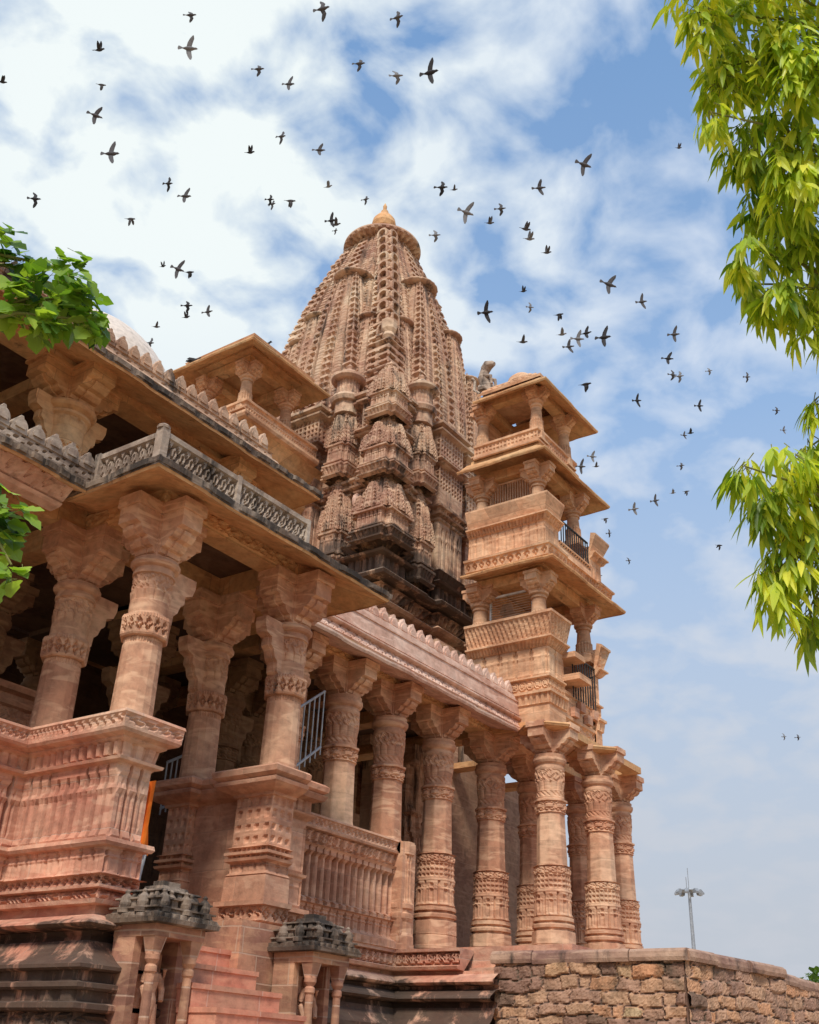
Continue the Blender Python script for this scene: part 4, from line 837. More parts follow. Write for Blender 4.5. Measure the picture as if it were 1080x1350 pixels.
def figure(m, x, y, z, h):
    """standing carved figure in one skinned-looking body of revolution pieces merged by overlap, arms bent"""
    prof = [(0, .10), (.03, .10), (.05, .045), (.25, .05), (.42, .075), (.50, .085), (.58, .06), (.70, .085), (.78, .09), (.82, .035), (.85, .035), (.88, .055), (.93, .06), (.97, .05), (1.0, .03), (1.06, .012)]
    lathe(m, x, y, [(z + a * h, b * h * 1.1, 0) for a, b in prof], M=20)
    for sx in (-1, 1):
        m.tube([(x + sx * .08 * h, y - .01, z + .77 * h), (x + sx * .15 * h, y - .03, z + .62 * h), (x + sx * .12 * h, y - .06, z + .50 * h)], [.045 * h, .038 * h, .03 * h], 8)
        m.tube([(x + sx * .045 * h, y - .02, z + .46 * h), (x + sx * .06 * h, y - .04, z + .25 * h), (x + sx * .05 * h, y - .02, z + .02 * h)], [.055 * h, .04 * h, .03 * h], 8)
        m.tube([(x + sx * .09 * h, y - .01, z + .78 * h), (x + sx * .15 * h, y - .03, z + .70 * h), (x + sx * .13 * h, y - .06, z + .84 * h)], [.04 * h, .034 * h, .028 * h], 8)
    m.box(x - .17 * h, y + .04, z, x + .17 * h, y + .10, z + 1.0 * h)
niche(7.33, 7.95, 'left niche shrine with black carved roof, standing under the tall left pedestal')
niche(9.62, 8.0, 'right niche shrine with black carved roof, standing under the right porch pedestal')

# lion on the tower roof
m = AB(); lx, ly, lz = 17.35, 10.55, 13.95
m.tube([(lx + .05, ly - .12, lz), (lx + .02, ly - .06, lz + .25), (lx - .02, ly + .02, lz + .52), (lx - .02, ly - .02, lz + .72)], [.17, .16, .13, .10], 12)
m.tube([(lx - .02, ly - .02, lz + .70), (lx - .04, ly - .12, lz + .80), (lx - .05, ly - .24, lz + .78), (lx - .05, ly - .29, lz + .76)], [.12, .125, .08, .05], 12)
for sx in (-1, 1):
    m.tube([(lx + sx * .09, ly - .05, lz + .5), (lx + sx * .10, ly - .22, lz + .42), (lx + sx * .10, ly - .25, lz + .2)], [.06, .045, .035], 8)
    m.tube([(lx + sx * .12, ly + .05, lz + .15), (lx + sx * .13, ly - .12, lz + .12), (lx + sx * .13, ly - .15, lz)], [.09, .07, .05], 8)
m.tube([(lx, ly + .12, lz + .1), (lx, ly + .28, lz + .25), (lx, ly + .26, lz + .5), (lx, ly + .34, lz + .6)], [.04, .035, .03, .04], 8)
tag(m.build('lion_statue', M_grey), 'weathered stone lion sitting up on the roof behind the balcony tower top', 'statue')

# metal railings inside
def metal_rail(a, b, z0, z1, h, n, label, cn=None):
    m = AB(); rt = empty('metal_railing', (a[0], a[1], E0 + z0)); tag(rt, label, 'railing')
    for k, hh in ((0, h), (1, h * .12)):
        m.tube([(a[0], a[1], z0 + hh), (b[0], b[1], z1 + hh)], .02, 8)
    m.build('handrail', M_rail, rt); m = AB()
    for i in range(n + 1):
        t = i / n; x = a[0] + (b[0] - a[0]) * t; y = a[1] + (b[1] - a[1]) * t; z = z0 + (z1 - z0) * t; m.tube([(x, y, z), (x, y, z + h)], .012, 6)
    m.build('baluster', M_rail, rt)
metal_rail((10.15, 9.35), (11.55, 9.75), 3.15, 4.05, .95, 9, 'grey metal stair railing behind the right porch column, rising to the right')
metal_rail((9.75, 10.9), (10.9, 11.3), 2.95, 3.55, .7, 9, 'low grey metal railing in the dark between the two right porch columns')

# hanging orange cloth; the pale sheet below is added for bright glare
rt = tag(empty('hanging_cloth', (9.25, 10.75, E0 + 3.4)), 'orange cloth over pale glare sheet, hanging in the gap beside the tall left pedestal', 'cloth')
def cloth(z0, z1, w0, w1, name, mat, px=8.36, py=9.62):
    G = []
    for j in range(22):
        t = j / 21; row = []
        for i in range(14):
            u = i / 13 - .5; w = w0 + (w1 - w0) * t
            row.append((px + u * w * .8 + .02 * math.sin(9 * u + 3 * t), py - u * w * .6 + .05 * math.sin(14 * u + 2 * t), z0 + (z1 - z0) * t))
        G.append(row)
    m = AB(); m.grid(np.array(G)); G2 = np.array(G); G2[..., 0] += .012; G2[..., 1] += .012; m.grid(G2); return m.build(name, mat, rt, smooth=True)
cloth(2.95, 2.12, .16, .24, 'upper_cloth', M_cloth); cloth(2.12, 1.35, .20, .16, 'glare_sheet', M_glare)

# rubble boundary wall
def rubble(path, z0, z1, name, parent, ds=.02, cell=.20):
    m = MB(); rs = np.random.default_rng(5); tot = 0
    for a, b in zip(path[:-1], path[1:]):
        a = np.array(a[:2] + (a[2],) if len(a) > 2 else a + (z1,), float); b = np.array(b[:2] + (b[2],) if len(b) > 2 else b + (z1,), float)
        Ls = np.hypot(*(b - a)[:2]); u = (b - a)[:2] / Ls; nn = np.array([u[1], -u[0]])
        n = max(2, int(Ls / ds)); H = int((z1 - z0) / ds)
        S_, Z_ = np.meshgrid(np.linspace(0, Ls, n + 1), np.linspace(0, z1 - z0, H + 1), indexing='ij')
        Zw = Z_ + .028 * np.sin(S_ * 3.1 + 1) + .014 * np.sin(S_ * 11 + Z_ * 6) + .006 * np.sin(S_ * 31 + Z_ * 17); Sw = S_ + .018 * np.sin(Z_ * 23 + S_ * 5) + .008 * np.sin(Z_ * 51)
        zr = [-.1]
        while zr[-1] < z1 - z0 + .2: zr.append(zr[-1] + rs.choice([.09, .12, .15, .19]) * rs.uniform(.9, 1.1))
        zr = np.array(zr); ri = np.clip(np.searchsorted(zr, Zw) - 1, 0, len(zr) - 2)
        e = np.zeros_like(S_); dep = np.zeros_like(S_); tone = np.zeros_like(S_)
        for r in range(len(zr) - 1):
            hr = zr[r + 1] - zr[r]; sr = [-.3]
            while sr[-1] < Ls + .4: sr.append(sr[-1] + hr * rs.uniform(.8, 2.9))
            sr = np.array(sr); mk = ri == r; sw = Sw[mk] + (Zw[mk] - zr[r]) * rs.uniform(-.2, .2); ci = np.clip(np.searchsorted(sr, sw) - 1, 0, len(sr) - 2)
            dd = np.minimum(np.minimum(sw - sr[ci], sr[ci + 1] - sw), np.minimum(Zw[mk] - zr[r], zr[r + 1] - Zw[mk]))
            e[mk] = np.clip(dd / .022, 0, 1); dep[mk] = rs.uniform(-.018, .030, len(sr))[ci]; tone[mk] = np.clip(rs.normal(.58, .2, len(sr)), .2, 1)[ci]
        off = e ** .5 * (.035 + dep) + rs.normal(0, .003, e.shape) + .008 * np.sin(S_ * 19 + Z_ * 8) * e
        tone = np.where(e < .30, .04, tone)
        t = S_ / Ls; zt_ = a[2] + (b[2] - a[2]) * t
        G = np.stack([a[0] + u[0] * S_ + nn[0] * off, a[1] + u[1] * S_ + nn[1] * off, z0 + Z_ / (z1 - z0) * (zt_ - z0)], -1)
        m.grid(G, tone=tone)
        th = -.55
        c = [(a[0], a[1]), (b[0], b[1]), (b[0] + nn[0] * th, b[1] + nn[1] * th), (a[0] + nn[0] * th, a[1] + nn[1] * th)]
        m.add([(*c[0], a[2] - .02), (*c[1], b[2] - .02), (*c[2], b[2] - .02), (*c[3], a[2] - .02), (*c[0], z0), (*c[1], z0), (*c[2], z0), (*c[3], z0)], [(0, 1, 2, 3), (3, 2, 6, 7), (1, 5, 6, 2), (0, 3, 7, 4)], .3)
    return m.build(name, M_rub, parent)
def coping(path, h, over, th, parent, seg=.9):
    rs = random.Random(3)
    m = MB()
    for a, b in zip(path[:-1], path[1:]):
        a = np.array(a, float); b = np.array(b, float); Ls = np.linalg.norm(b - a); u = (b - a) / Ls; nn = np.array([u[1], -u[0], 0]); s = 0
        while s < Ls - .05:
            e = min(Ls, s + rs.uniform(.6, 1.0) * seg)
            if Ls - e < .2: e = Ls
            dz = rs.uniform(-.012, .015); o = over + rs.uniform(-.02, .02); hh = h * rs.uniform(.9, 1.1)
            P = [(-th, 0), (o, 0), (o + .012, hh * .3), (o, hh * .75), (o - .05, hh), (-th, hh)]
            m.prism(P, a + u * (s + e) / 2 + np.array([0, 0, dz]), (nn[0], nn[1], 0), (0, 0, 1), (u[0], u[1], u[2]), e - s - .012); s = e
    return m.build('coping', M_cop, parent)
bw = tag(empty('boundary_wall', (13.9, 5.5, 0)), 'rubble stone retaining wall with dark coping in front of the tower columns', 'wall')
zt = E0 + 1.44
pth = [(13.62, 8.05, zt), (13.72, 5.38, zt)]
rubble(pth, 0, zt, 'masonry', bw)
coping([(13.62, 8.1, zt), (13.72, 5.32, zt)], .16, .07, .6, bw)
bw2 = tag(empty('boundary_wall', (14.8, 5.1, 0)), 'ochre rubble wall running right from the corner, with stepped coping', 'wall')
rubble([(13.72, 5.38, zt), (15.95, 4.85, zt - .02)], 0, zt, 'masonry', bw2)
coping([(13.74, 5.36, zt), (15.95, 4.85, zt - .02)], .15, .06, .6, bw2)
bw3 = tag(empty('boundary_wall', (17, 4.9, 0)), 'lower rubble wall section at the right edge below the far trees', 'wall')
rubble([(16.3, 5.0, zt - .06), (19.5, 4.75, zt - .10)], 0, zt - .06, 'masonry', bw3)
coping([(16.25, 5.0, zt - .06), (19.5, 4.75, zt - .10)], .15, .06, .6, bw3)

# lamp mast
mr = tag(empty('lamp_mast', (112.1, 42.8, 0)), 'tall distant steel mast topped with a ring of floodlights above the wall', 'lamp post')
m = MB(); lathe(m, 112.1, 42.8, [(0, .34, 12), (6, .26, 12), (14, .2, 12), (20.2, .15, 12)], M=12); m.build('pole', M_mast, mr)
m = MB(); R_ = .95
m.tube([(112.1 + R_ * math.cos(a), 42.8 + R_ * math.sin(a), 20.1) for a in np.linspace(0, 2 * PI, 25)], .09, 6)
for k in range(4): a = k * PI / 4; m.tube([(112.1 - R_ * math.cos(a), 42.8 - R_ * math.sin(a), 20.1), (112.1 + R_ * math.cos(a), 42.8 + R_ * math.sin(a), 20.1)], .07, 6)
m.tube([(112.1, 42.8, 20), (112.1, 42.8, 22.4)], .04, 6); m.tube([(112.1 - .6, 42.8, 20.1), (112.1 - .6, 42.8, 21.4)], .04, 6)
m.build('lamp_ring', M_mast, mr)
for k in range(8):
    a = k * PI / 4 + .2; x, y = 112.1 + 1.2 * math.cos(a), 42.8 + 1.2 * math.sin(a)
    m = MB(); u = (math.cos(a), math.sin(a), 0); m.prism([(-.22, .15), (-.12, -.22), (.30, -.28), (.33, -.12), (.06, .22)], (x, y, 20.0), u, (0, 0, 1), (-u[1], u[0], 0), .4)
    o = m.build('floodlight', M_glass, mr)

# ---- pigeons -----------------------------------------------------------------
def bird_mesh(pose):
    """about 0.33 m long pigeon, body along +x, span along +y (unit span = 1)"""
    m = MB()
    prof = [(-.27, .015, .0), (-.20, .035, 0), (-.10, .075, 0), (.02, .095, 0), (.12, .085, .005), (.20, .055, .02), (.235, .048, .03), (.27, .05, .035), (.30, .035, .033), (.325, .012, .025), (.35, .004, .018)]
    G = []
    for x, r, z in prof: G.append([(x, r * .9 * math.cos(a), z + r * math.sin(a)) for a in np.arange(12) / 12 * 2 * PI])
    m.grid(np.array(G), cv=True)
    for k in range(7):   # fanned tail feathers
        a = (k - 3) * .13; m.prism([(0, -.018), (-.20, -.028), (-.215, 0), (-.20, .028), (0, .018)], (-.20, 0, 0.004 * k), (math.cos(a), math.sin(a), 0), (-math.sin(a), math.cos(a), 0), (0, 0, 1), .006)
    el = {'S': (12, 8), 'G': (-8, -22), 'U': (58, 72), 'D': (-38, -62)}[pose]
    for sy in (-1, 1):
        e1 = math.radians(el[0] * (1 if pose != 'G' else 1)); e2 = math.radians(el[1])
        f = .8 if pose in ('U', 'D') and sy < 0 else 1
        pts = [(.09, .05, 0)]; mid = (.13 + (.03 if pose == 'G' else 0), .05 + .20 * f * math.cos(e1), .20 * math.sin(e1)); swp = {'S': .02, 'G': -.20, 'U': -.03, 'D': -.12}[pose]
        tip = (mid[0] + swp, mid[1] + .30 * f * math.cos(e2), mid[2] + .30 * math.sin(e2))
        ch = ((.09, -.10), (mid[0], mid[0] - .20), (tip[0], tip[0] - .035))
        A = [(ch[0][0], sy * .04, 0.01), (mid[0], sy * mid[1], mid[2]), (mid[0] * .45 + tip[0] * .55 + .03, sy * (mid[1] * .45 + tip[1] * .55), mid[2] * .45 + tip[2] * .55), (tip[0], sy * tip[1], tip[2])]
        B_ = [(ch[0][1], sy * .04, 0.0), (mid[0] - .19, sy * mid[1], mid[2]), (mid[0] * .4 + tip[0] * .6 - .13, sy * (mid[1] * .45 + tip[1] * .55), mid[2] * .45 + tip[2] * .55), (tip[0] - .05, sy * tip[1] * .99, tip[2])]
        G = np.array([[A[i], tuple((np.array(A[i]) * .6 + np.array(B_[i]) * .4) + np.array([0, 0, .012])), B_[i]] for i in range(4)])
        m.grid(G); G2 = G.copy(); G2[..., 2] -= .01; m.grid(G2)
        for k in range(5):   # primary feather tips
            t = .35 + .15 * k; p = np.array(B_[1]) * (1 - t) + np.array(B_[3]) * t; q = np.array(A[1]) * (1 - t) + np.array(A[3]) * t; d = p - q; d = d / np.linalg.norm(d)
            m.add([p - d * .05 + np.array([.012, 0, .002]), p - d * .05 - np.array([.012, 0, -.002]), p + d * .035 + np.array([-.02, sy * .02, 0])], [(0, 1, 2)])
    return m
M_birdl = simple('light_grey_feathers', (0.19, 0.185, 0.19), 0.8)
BM = {}
for p in 'SGUD':
    for q, mt in enumerate((M_birdd, M_bird, M_birdl)):
        o = bird_mesh(p).build('pigeon', mt, None, loc=(0, 0, 0)); BM[p + str(q)] = o.data; bpy.data.objects.remove(o)
BIRDS = [(14.73, 20.82, 33.44, 'G', 251, 20, 0.52), (10.11, 14.09, 22.15, 'S', 249, 64, 0.52), (13.44, 23.67, 32.27, 'U', 131, 66, 0.52), (18.63, 31.87, 41.09, 'D', 134, 112, 0.52), (10.99, 18.71, 23.67, 'S', 126, 152, 0.52), (10.8, 17.29, 21.28, 'S', 146, 203, 0.52), (19.59, 26.86, 33.04, 'G', 222, 242, 0.52), (14.3, 18.72, 23.57, 'S', 244, 259, 0.52), (14.26, 26.72, 27.69, 'G', 46, 262, 0.52), (18.24, 26.88, 30.05, 'D', 172, 289, 0.52), (15.0, 33.34, 38.57, 'U', 3, 108, 0.52), (16.81, 19.35, 31.9, 'G', 341, 91, 0.52), (17.62, 18.62, 31.49, 'S', 381, 111, 0.52), (20.22, 21.4, 33.04, 'G', 371, 180, 0.52), (20.96, 23.85, 34.28, 'U', 330, 201, 0.52), (18.22, 17.43, 28.2, 'S', 421, 198, 0.52), (13.24, 13.12, 26.37, 'G', 425, 12, 0.52), (17.81, 15.68, 30.74, 'G', 474, 84, 0.52), (17.04, 13.49, 27.93, 'G', 523, 100, 0.52), (13.47, 9.7, 21.88, 'S', 567, 96, 0.52), (17.09, 13.65, 30.73, 'G', 524, 23, 0.52), (28.31, 26.21, 39.95, 'U', 433, 246, 0.52), (25.14, 26.8, 36.77, 'G', 356, 263, 0.52), (27.09, 28.68, 39.09, 'G', 359, 269, 0.52), (21.42, 21.71, 30.89, 'D', 383, 265, 0.52), (29.6, 24.87, 39.47, 'G', 482, 263, 0.52), (21.42, 19.52, 28.78, 'S', 437, 291, 0.52), (24.11, 21.71, 31.85, 'U', 443, 296, 0.52), (41.13, 37.04, 52.65, 'G', 442, 304, 0.52), (29.51, 39.44, 41.97, 'U', 215, 351, 0.52), (16.4, 21.15, 23.56, 'S', 235, 355, 0.52), (22.88, 28.71, 31.69, 'D', 250, 359, 0.52), (20.81, 25.9, 27.23, 'G', 247, 403, 0.52), (25.16, 31.23, 31.89, 'U', 246, 418, 0.52), (21.35, 25.31, 27.05, 'S', 274, 411, 0.52), (28.34, 37.47, 36.04, 'U', 206, 431, 0.52), (24.7, 32.88, 30.79, 'G', 198, 452, 0.52), (20.03, 13.79, 26.12, 'G', 582, 247, 0.52), (37.19, 24.72, 46.47, 'U', 599, 250, 0.52), (17.59, 11.29, 21.79, 'S', 615, 280, 0.52), (25.09, 17.49, 29.96, 'G', 574, 310, 0.52), (29.34, 17.63, 34.05, 'U', 646, 294, 0.52), (26.09, 15.2, 30.94, 'G', 660, 275, 0.52), (21.77, 11.29, 26.22, 'S', 711, 248, 0.52), (18.84, 8.44, 23.02, 'S', 770, 217, 0.52), (43.51, 13.6, 49.06, 'U', 895, 195, 0.52), (25.53, 13.84, 28.78, 'U', 693, 302, 0.52), (25.75, 13.81, 28.47, 'U', 698, 315, 0.52), (29.41, 14.99, 31.18, 'U', 721, 333, 0.52), (38.58, 21.11, 38.43, 'U', 690, 384, 0.52), (39.13, 21.02, 37.71, 'G', 699, 405, 0.52), (20.54, 12.46, 20.98, 'S', 641, 412, 0.52), (32.63, 16.14, 30.7, 'D', 737, 415, 0.52), (19.74, 8.34, 19.57, 'S', 803, 375, 0.52), (30.59, 11.64, 28.02, 'S', 846, 398, 0.52), (33.04, 16.24, 29.96, 'U', 741, 441, 0.52), (26.74, 12.9, 23.93, 'S', 750, 457, 0.52), (25.53, 11.98, 23.1, 'S', 762, 447, 0.52), (26.89, 12.3, 24.36, 'S', 773, 439, 0.52), (21.83, 9.47, 19.72, 'S', 796, 445, 0.52), (30.32, 16.66, 27.96, 'U', 689, 451, 0.52), (30.13, 10.35, 25.64, 'S', 889, 441, 0.52), (30.36, 10.74, 24.86, 'S', 881, 473, 0.52), (38.87, 13.61, 30.42, 'G', 887, 494, 0.52), (39.08, 13.37, 30.38, 'G', 896, 496, 0.52), (54.2, 16.63, 41.2, 'G', 935, 489, 0.52), (55.7, 14.78, 40.96, 'G', 985, 497, 0.52), (27.59, 12.74, 22.81, 'D', 772, 507, 0.52), (36.03, 14.28, 27.59, 'S', 840, 528, 0.52), (43.01, 13.88, 31.19, 'S', 922, 535, 0.52), (52.8, 12.62, 36.06, 'G', 1024, 541, 0.52), (58.34, 13.71, 38.13, 'S', 1033, 567, 0.52), (54.95, 18.88, 37.6, 'S', 902, 574, 0.52), (50.52, 16.99, 34.73, 'U', 910, 571, 0.52), (38.31, 17.53, 26.99, 'S', 781, 602, 0.52), (35.81, 16.93, 25.01, 'S', 766, 615, 0.52), (52.62, 23.85, 35.68, 'U', 786, 615, 0.52), (50.98, 17.87, 33.07, 'G', 898, 614, 0.52), (54.28, 24.17, 32.83, 'D', 798, 684, 0.52), (62.24, 27.49, 36.2, 'G', 803, 703, 0.48), (37.85, 15.5, 23.49, 'S', 836, 671, 0.52), (43.68, 16.77, 27.02, 'S', 864, 660, 0.52), (61.62, 22.36, 37.69, 'U', 887, 650, 0.52), (56.46, 19.61, 34.53, 'D', 905, 648, 0.52), (63.82, 26.81, 34.55, 'G', 829, 739, 0.48), (54.07, 17.18, 29.14, 'D', 948, 719, 0.52), (63.1, 28.75, 33.53, 'G', 791, 759, 0.48), (75.16, 20.77, 23.99, 'G', 1034, 971, 0.48), (75.73, 19.98, 23.98, 'G', 1052, 972, 0.48)]
ORD = ['first', 'second', 'third', 'fourth', 'fifth', 'sixth', 'seventh', 'eighth', 'ninth', 'tenth', 'eleventh', 'twelfth', 'thirteenth', 'fourteenth', 'fifteenth']
POSE = {'S': 'wings spread', 'G': 'wings swept back', 'U': 'wings raised', 'D': 'wings lowered'}
def region(x, y):
    if x > 1010 and y > 900: return 'low over the wall at far right'
    if x < 300 and y < 215: return 'in the top left corner of the sky'
    if x < 300 and y < 330: return 'above the left leaves'
    if x < 300: return 'between left leaves and pavilion'
    if x < 560 and y < 215: return 'high above the spire'
    if x < 560: return 'close around the spire finial'
    if x < 790 and y < 345: return 'in the sky right of the finial'
    if x < 860 and y < 425: return 'right of the spire shoulder'
    if x < 812 and y < 520: return 'just above the balcony tower roof'
    if x < 812 and y > 590: return 'beside the balcony tower eaves'
    if y < 300: return 'alone near the top right leaves'
    if x > 1000: return 'between the two right leaf clumps'
    if y < 550: return 'in the open sky right of the tower'
    return 'in the lower sky right of the tower'
regs = {}
for b in BIRDS: regs.setdefault((region(b[4], b[5]), b[3]), []).append(b)
for key, lst in regs.items():
    lst.sort(key=lambda b: (b[4], b[5]))
rndb = random.Random(11)
for b in BIRDS:
    x, y, z, p, px, py, span = b; key = (region(px, py), p); lst = regs[key]; i = lst.index(b)
    o = bpy.data.objects.new('pigeon', BM[p + rndb.choice('01112')]); COL.objects.link(o)
    F_ = (_r * rndb.uniform(.75, 1) + _f * rndb.uniform(-.5, .35) + _u * rndb.uniform(-.12, .15)).normalized()
    if p == 'U' or p == 'D': up_ = (_u * .9 - _f * .35 + _r * .0)
    else: up_ = (-_f * rndb.uniform(.75, .95) + _u * rndb.uniform(.1, .4))
    if (px, py) in ((803, 375), (770, 217), (615, 280), (235, 355), (126, 152)): F_ = (_r * .8 - _u * .5 + _f * .1).normalized() if False else (_r * .85 + _u * -.35).normalized()
    up_ = (up_ - F_ * up_.dot(F_)).normalized(); sd = up_.cross(F_) * rndb.uniform(.72, 1.08)
    s_ = max(.42, min(.72, span * 1.12)) / .95
    o.matrix_world = Matrix(((F_.x * s_, sd.x * s_, up_.x * s_, x), (F_.y * s_, sd.y * s_, up_.y * s_, y), (F_.z * s_, sd.z * s_, up_.z * s_, z), (0, 0, 0, 1)))
    pos = '' if len(lst) == 1 else f'{ORD[i]} from left of those, '
    lab = f'pigeon, {POSE[p]}, ' + (f'{ORD[i]} such from left, ' if len(lst) > 1 else '') + region(px, py)
    tag(o, lab, 'bird', 'pigeons flying round the temple')
# perched pigeons
def perch(x, y, z, rz, label):
    m = MB(); G = []
    for a, r, h in ((-.17, .008, .02), (-.10, .03, .03), (-.04, .055, .05), (.03, .065, .075), (.08, .055, .11), (.10, .036, .15), (.115, .032, .18), (.135, .028, .20), (.155, .014, .198), (.172, .003, .19)):
        G.append([(a, r * math.cos(t), h + r * math.sin(t)) for t in np.arange(12) / 12 * 2 * PI])
    m.grid(np.array(G), cv=True)
    for s in (-1, 1): m.prism([(.05, .02), (-.10, -.03), (-.17, -.03), (-.12, .03), (0, .05)], (0, s * .052, .06), (1, 0, 0), (0, 0, 1), (0, 1, 0), .012); m.tube([(0.02, s * .02, .04), (.02, s * .02, -.01)], .006, 5)
    o = m.build('pigeon', M_birdd, None, loc=(0, 0, 0)); o.location = (x, y, z); o.rotation_euler = (0, 0, rz); tag(o, label, 'bird', 'pigeons perched on the temple')
perch(12.9, 15.5, E0 + 14.0, -.5, 'pigeon perched on the eave of the left corner pavilion')
perch(13.85, 14.3, E0 + 14.55, -.9, 'pigeon perched near the top of the left corner pavilion roof')
perch(17.9, 9.2, E0 + 13.72, -.4, 'pigeon perched on the balcony tower roof edge')

# ---- trees ---------------------------------------------------------------------
def leaf_rows(Ln, Wd, droop, fold, shape):
    """midrib curve and half widths"""
    n = len(shape); R = []
    for i, wv in enumerate(shape):
        t = i / (n - 1); R.append((Ln * t * (1 - .15 * droop * t), -Ln * droop * t * t * .5, Wd * wv))
    return R
def add_leaf(m, p, d, up, Ln, Wd, droop, shape, tone, fold=.25):
    d = np.array(d, float); d /= np.linalg.norm(d); up = np.array(up, float); sd = np.cross(d, up); sd /= (np.linalg.norm(sd) + 1e-9); up = np.cross(sd, d)
    G = []
    for x, z, w in leaf_rows(Ln, Wd, droop, fold, shape):
        c = p + d * x + np.array([0, 0, 1]) * z
        G.append([c - sd * w + up * w * fold, c, c + sd * w + up * w * fold])
    m.grid(np.array(G), tone=tone)
SH_R = (.12, .62, 1.0, .92, .55, .02)
RT = [(3.69, 0.96, 6.4, 0.097, 0.124), (4.02, 0.82, 6.48, 0.241, 0.241), (3.98, 0.61, 6.13, 0.171, 0.304), (3.94, 0.96, 6.24, 0.11, 0.138), (3.84, 1.02, 5.91, 0.084, 0.046), (4.19, 0.88, 5.95, 0.177, 0.197), (4.14, 0.7, 5.59, 0.168, 0.261), (4.38, 0.98, 5.76, 0.1, 0.12), (4.4, 0.87, 5.43, 0.174, 0.174), (4.22, 1.04, 5.3, 0.095, 0.095), (4.47, 1.11, 5.27, 0.047, 0.098), (4.4, 0.95, 5.12, 0.152, 0.114), (4.45, 0.87, 4.93, 0.082, 0.074), (4.55, 1.14, 4.26, 0.153, 0.051), (4.72, 1.0, 4.37, 0.082, 0.082), (4.65, 0.92, 4.57, 0.037, 0.067), (4.4, 1.23, 4.19, 0.064, 0.043), (4.77, 1.11, 4.18, 0.119, 0.156), (4.61, 1.21, 4.1, 0.08, 0.11), (4.79, 1.16, 3.88, 0.128, 0.146), (4.69, 1.26, 3.71, 0.057, 0.107), (4.96, 1.16, 3.63, 0.051, 0.117), (4.19, 0.34, 6.33, 0.232, 0.348), (4.39, 0.46, 5.68, 0.266, 0.342), (4.64, 0.65, 5.11, 0.228, 0.304), (4.89, 0.64, 4.52, 0.223, 0.298), (5.05, 0.89, 3.99, 0.223, 0.335), (3.72, 0.8, 6.74, 0.315, 0.197), (3.96, 0.4, 6.83, 0.315, 0.236)]
LTT = [(1.71, 3.39, 4.62, 0.025, 0.044), (1.89, 3.51, 4.65, 0.086, 0.053), (1.96, 3.3, 4.56, 0.113, 0.064), (1.9, 3.36, 4.36, 0.126, 0.11), (2.08, 3.38, 4.5, 0.125, 0.099), (2.12, 3.25, 4.37, 0.064, 0.052), (2.15, 3.4, 4.59, 0.067, 0.061), (1.83, 3.01, 3.17, 0.031, 0.093), (1.83, 2.94, 3.02, 0.02, 0.063), (1.78, 3.0, 3.25, 0.021, 0.036), (1.74, 3.73, 4.43, 0.161, 0.226), (1.75, 3.59, 3.92, 0.12, 0.18), (1.77, 3.29, 3.37, 0.095, 0.163), (1.54, 3.82, 4.83, 0.198, 0.198)]
RX = [(6.32, -1.46, 6.51, 0.3, 0.27), (5.46, -1.85, 6.09, 0.3, 0.27), (6.12, -1.36, 5.35, 0.41, 0.36), (5.79, 0.21, 6.16, 0.4, 0.36), (5.02, -0.7, 7.15, 0.39, 0.35), (5.79, -1.34, 6.72, 0.42, 0.38), (5.93, 0.38, 5.53, 0.41, 0.37), (5.34, -1.74, 7.37, 0.33, 0.29), (5.35, -0.42, 5.13, 0.31, 0.28), (4.36, -0.45, 5.23, 0.31, 0.28), (4.91, -0.67, 6.45, 0.34, 0.31), (4.59, -0.18, 4.99, 0.3, 0.27), (5.37, -1.61, 7.79, 0.4, 0.36), (6.2, -0.3, 5.8, 0.4, 0.36), (6.4, -1.41, 5.79, 0.37, 0.33), (5.8, -0.97, 5.41, 0.36, 0.33), (6.22, -0.31, 5.92, 0.37, 0.33), (6.3, -1.23, 6.47, 0.43, 0.39), (5.1, -1.45, 7.45, 0.44, 0.4), (6.34, -1.46, 5.3, 0.32, 0.29), (6.38, -0.15, 7.19, 0.35, 0.31), (6.15, -1.36, 4.74, 0.32, 0.29), (5.44, -0.89, 5.18, 0.37, 0.33), (6.74, -0.49, 6.95, 0.43, 0.39), (4.91, -0.72, 6.37, 0.38, 0.34), (4.85, -0.82, 7.44, 0.28, 0.25), (5.96, -0.2, 7.39, 0.39, 0.35), (5.14, -0.36, 7.47, 0.34, 0.31), (5.08, -0.26, 7.75, 0.39, 0.35), (4.85, -1.09, 4.93, 0.36, 0.33), (5.71, -0.04, 7.94, 0.39, 0.35), (5.49, -1.2, 6.76, 0.43, 0.38), (5.59, 0.32, 6.23, 0.43, 0.39), (4.44, -0.9, 6.43, 0.31, 0.28)]
LX = [(0.84, 4.36, 5.44, 0.27, 0.25), (0.99, 3.59, 5.1, 0.27, 0.24), (1.12, 5.17, 5.04, 0.32, 0.29), (1.35, 4.1, 5.07, 0.27, 0.25), (0.69, 4.09, 5.07, 0.26, 0.23), (0.48, 4.4, 4.41, 0.23, 0.2), (0.85, 4.49, 3.76, 0.23, 0.21), (1.38, 4.76, 4.23, 0.23, 0.2), (1.49, 4.3, 5.4, 0.24, 0.22), (0.56, 3.82, 4.14, 0.25, 0.22), (1.65, 4.24, 4.66, 0.3, 0.27), (0.62, 4.41, 6.04, 0.25, 0.23), (0.7, 4.55, 5.94, 0.21, 0.19), (1.25, 4.37, 5.51, 0.21, 0.19), (0.8, 4.07, 5.63, 0.21, 0.19), (1.38, 4.33, 5.14, 0.28, 0.25), (0.56, 3.9, 4.4, 0.27, 0.24), (1.38, 4.24, 5.04, 0.25, 0.22), (0.57, 3.97, 4.45, 0.26, 0.23), (0.77, 4.81, 4.88, 0.28, 0.25), (1.58, 4.36, 4.64, 0.29, 0.26), (1.41, 4.59, 5.44, 0.31, 0.28)]
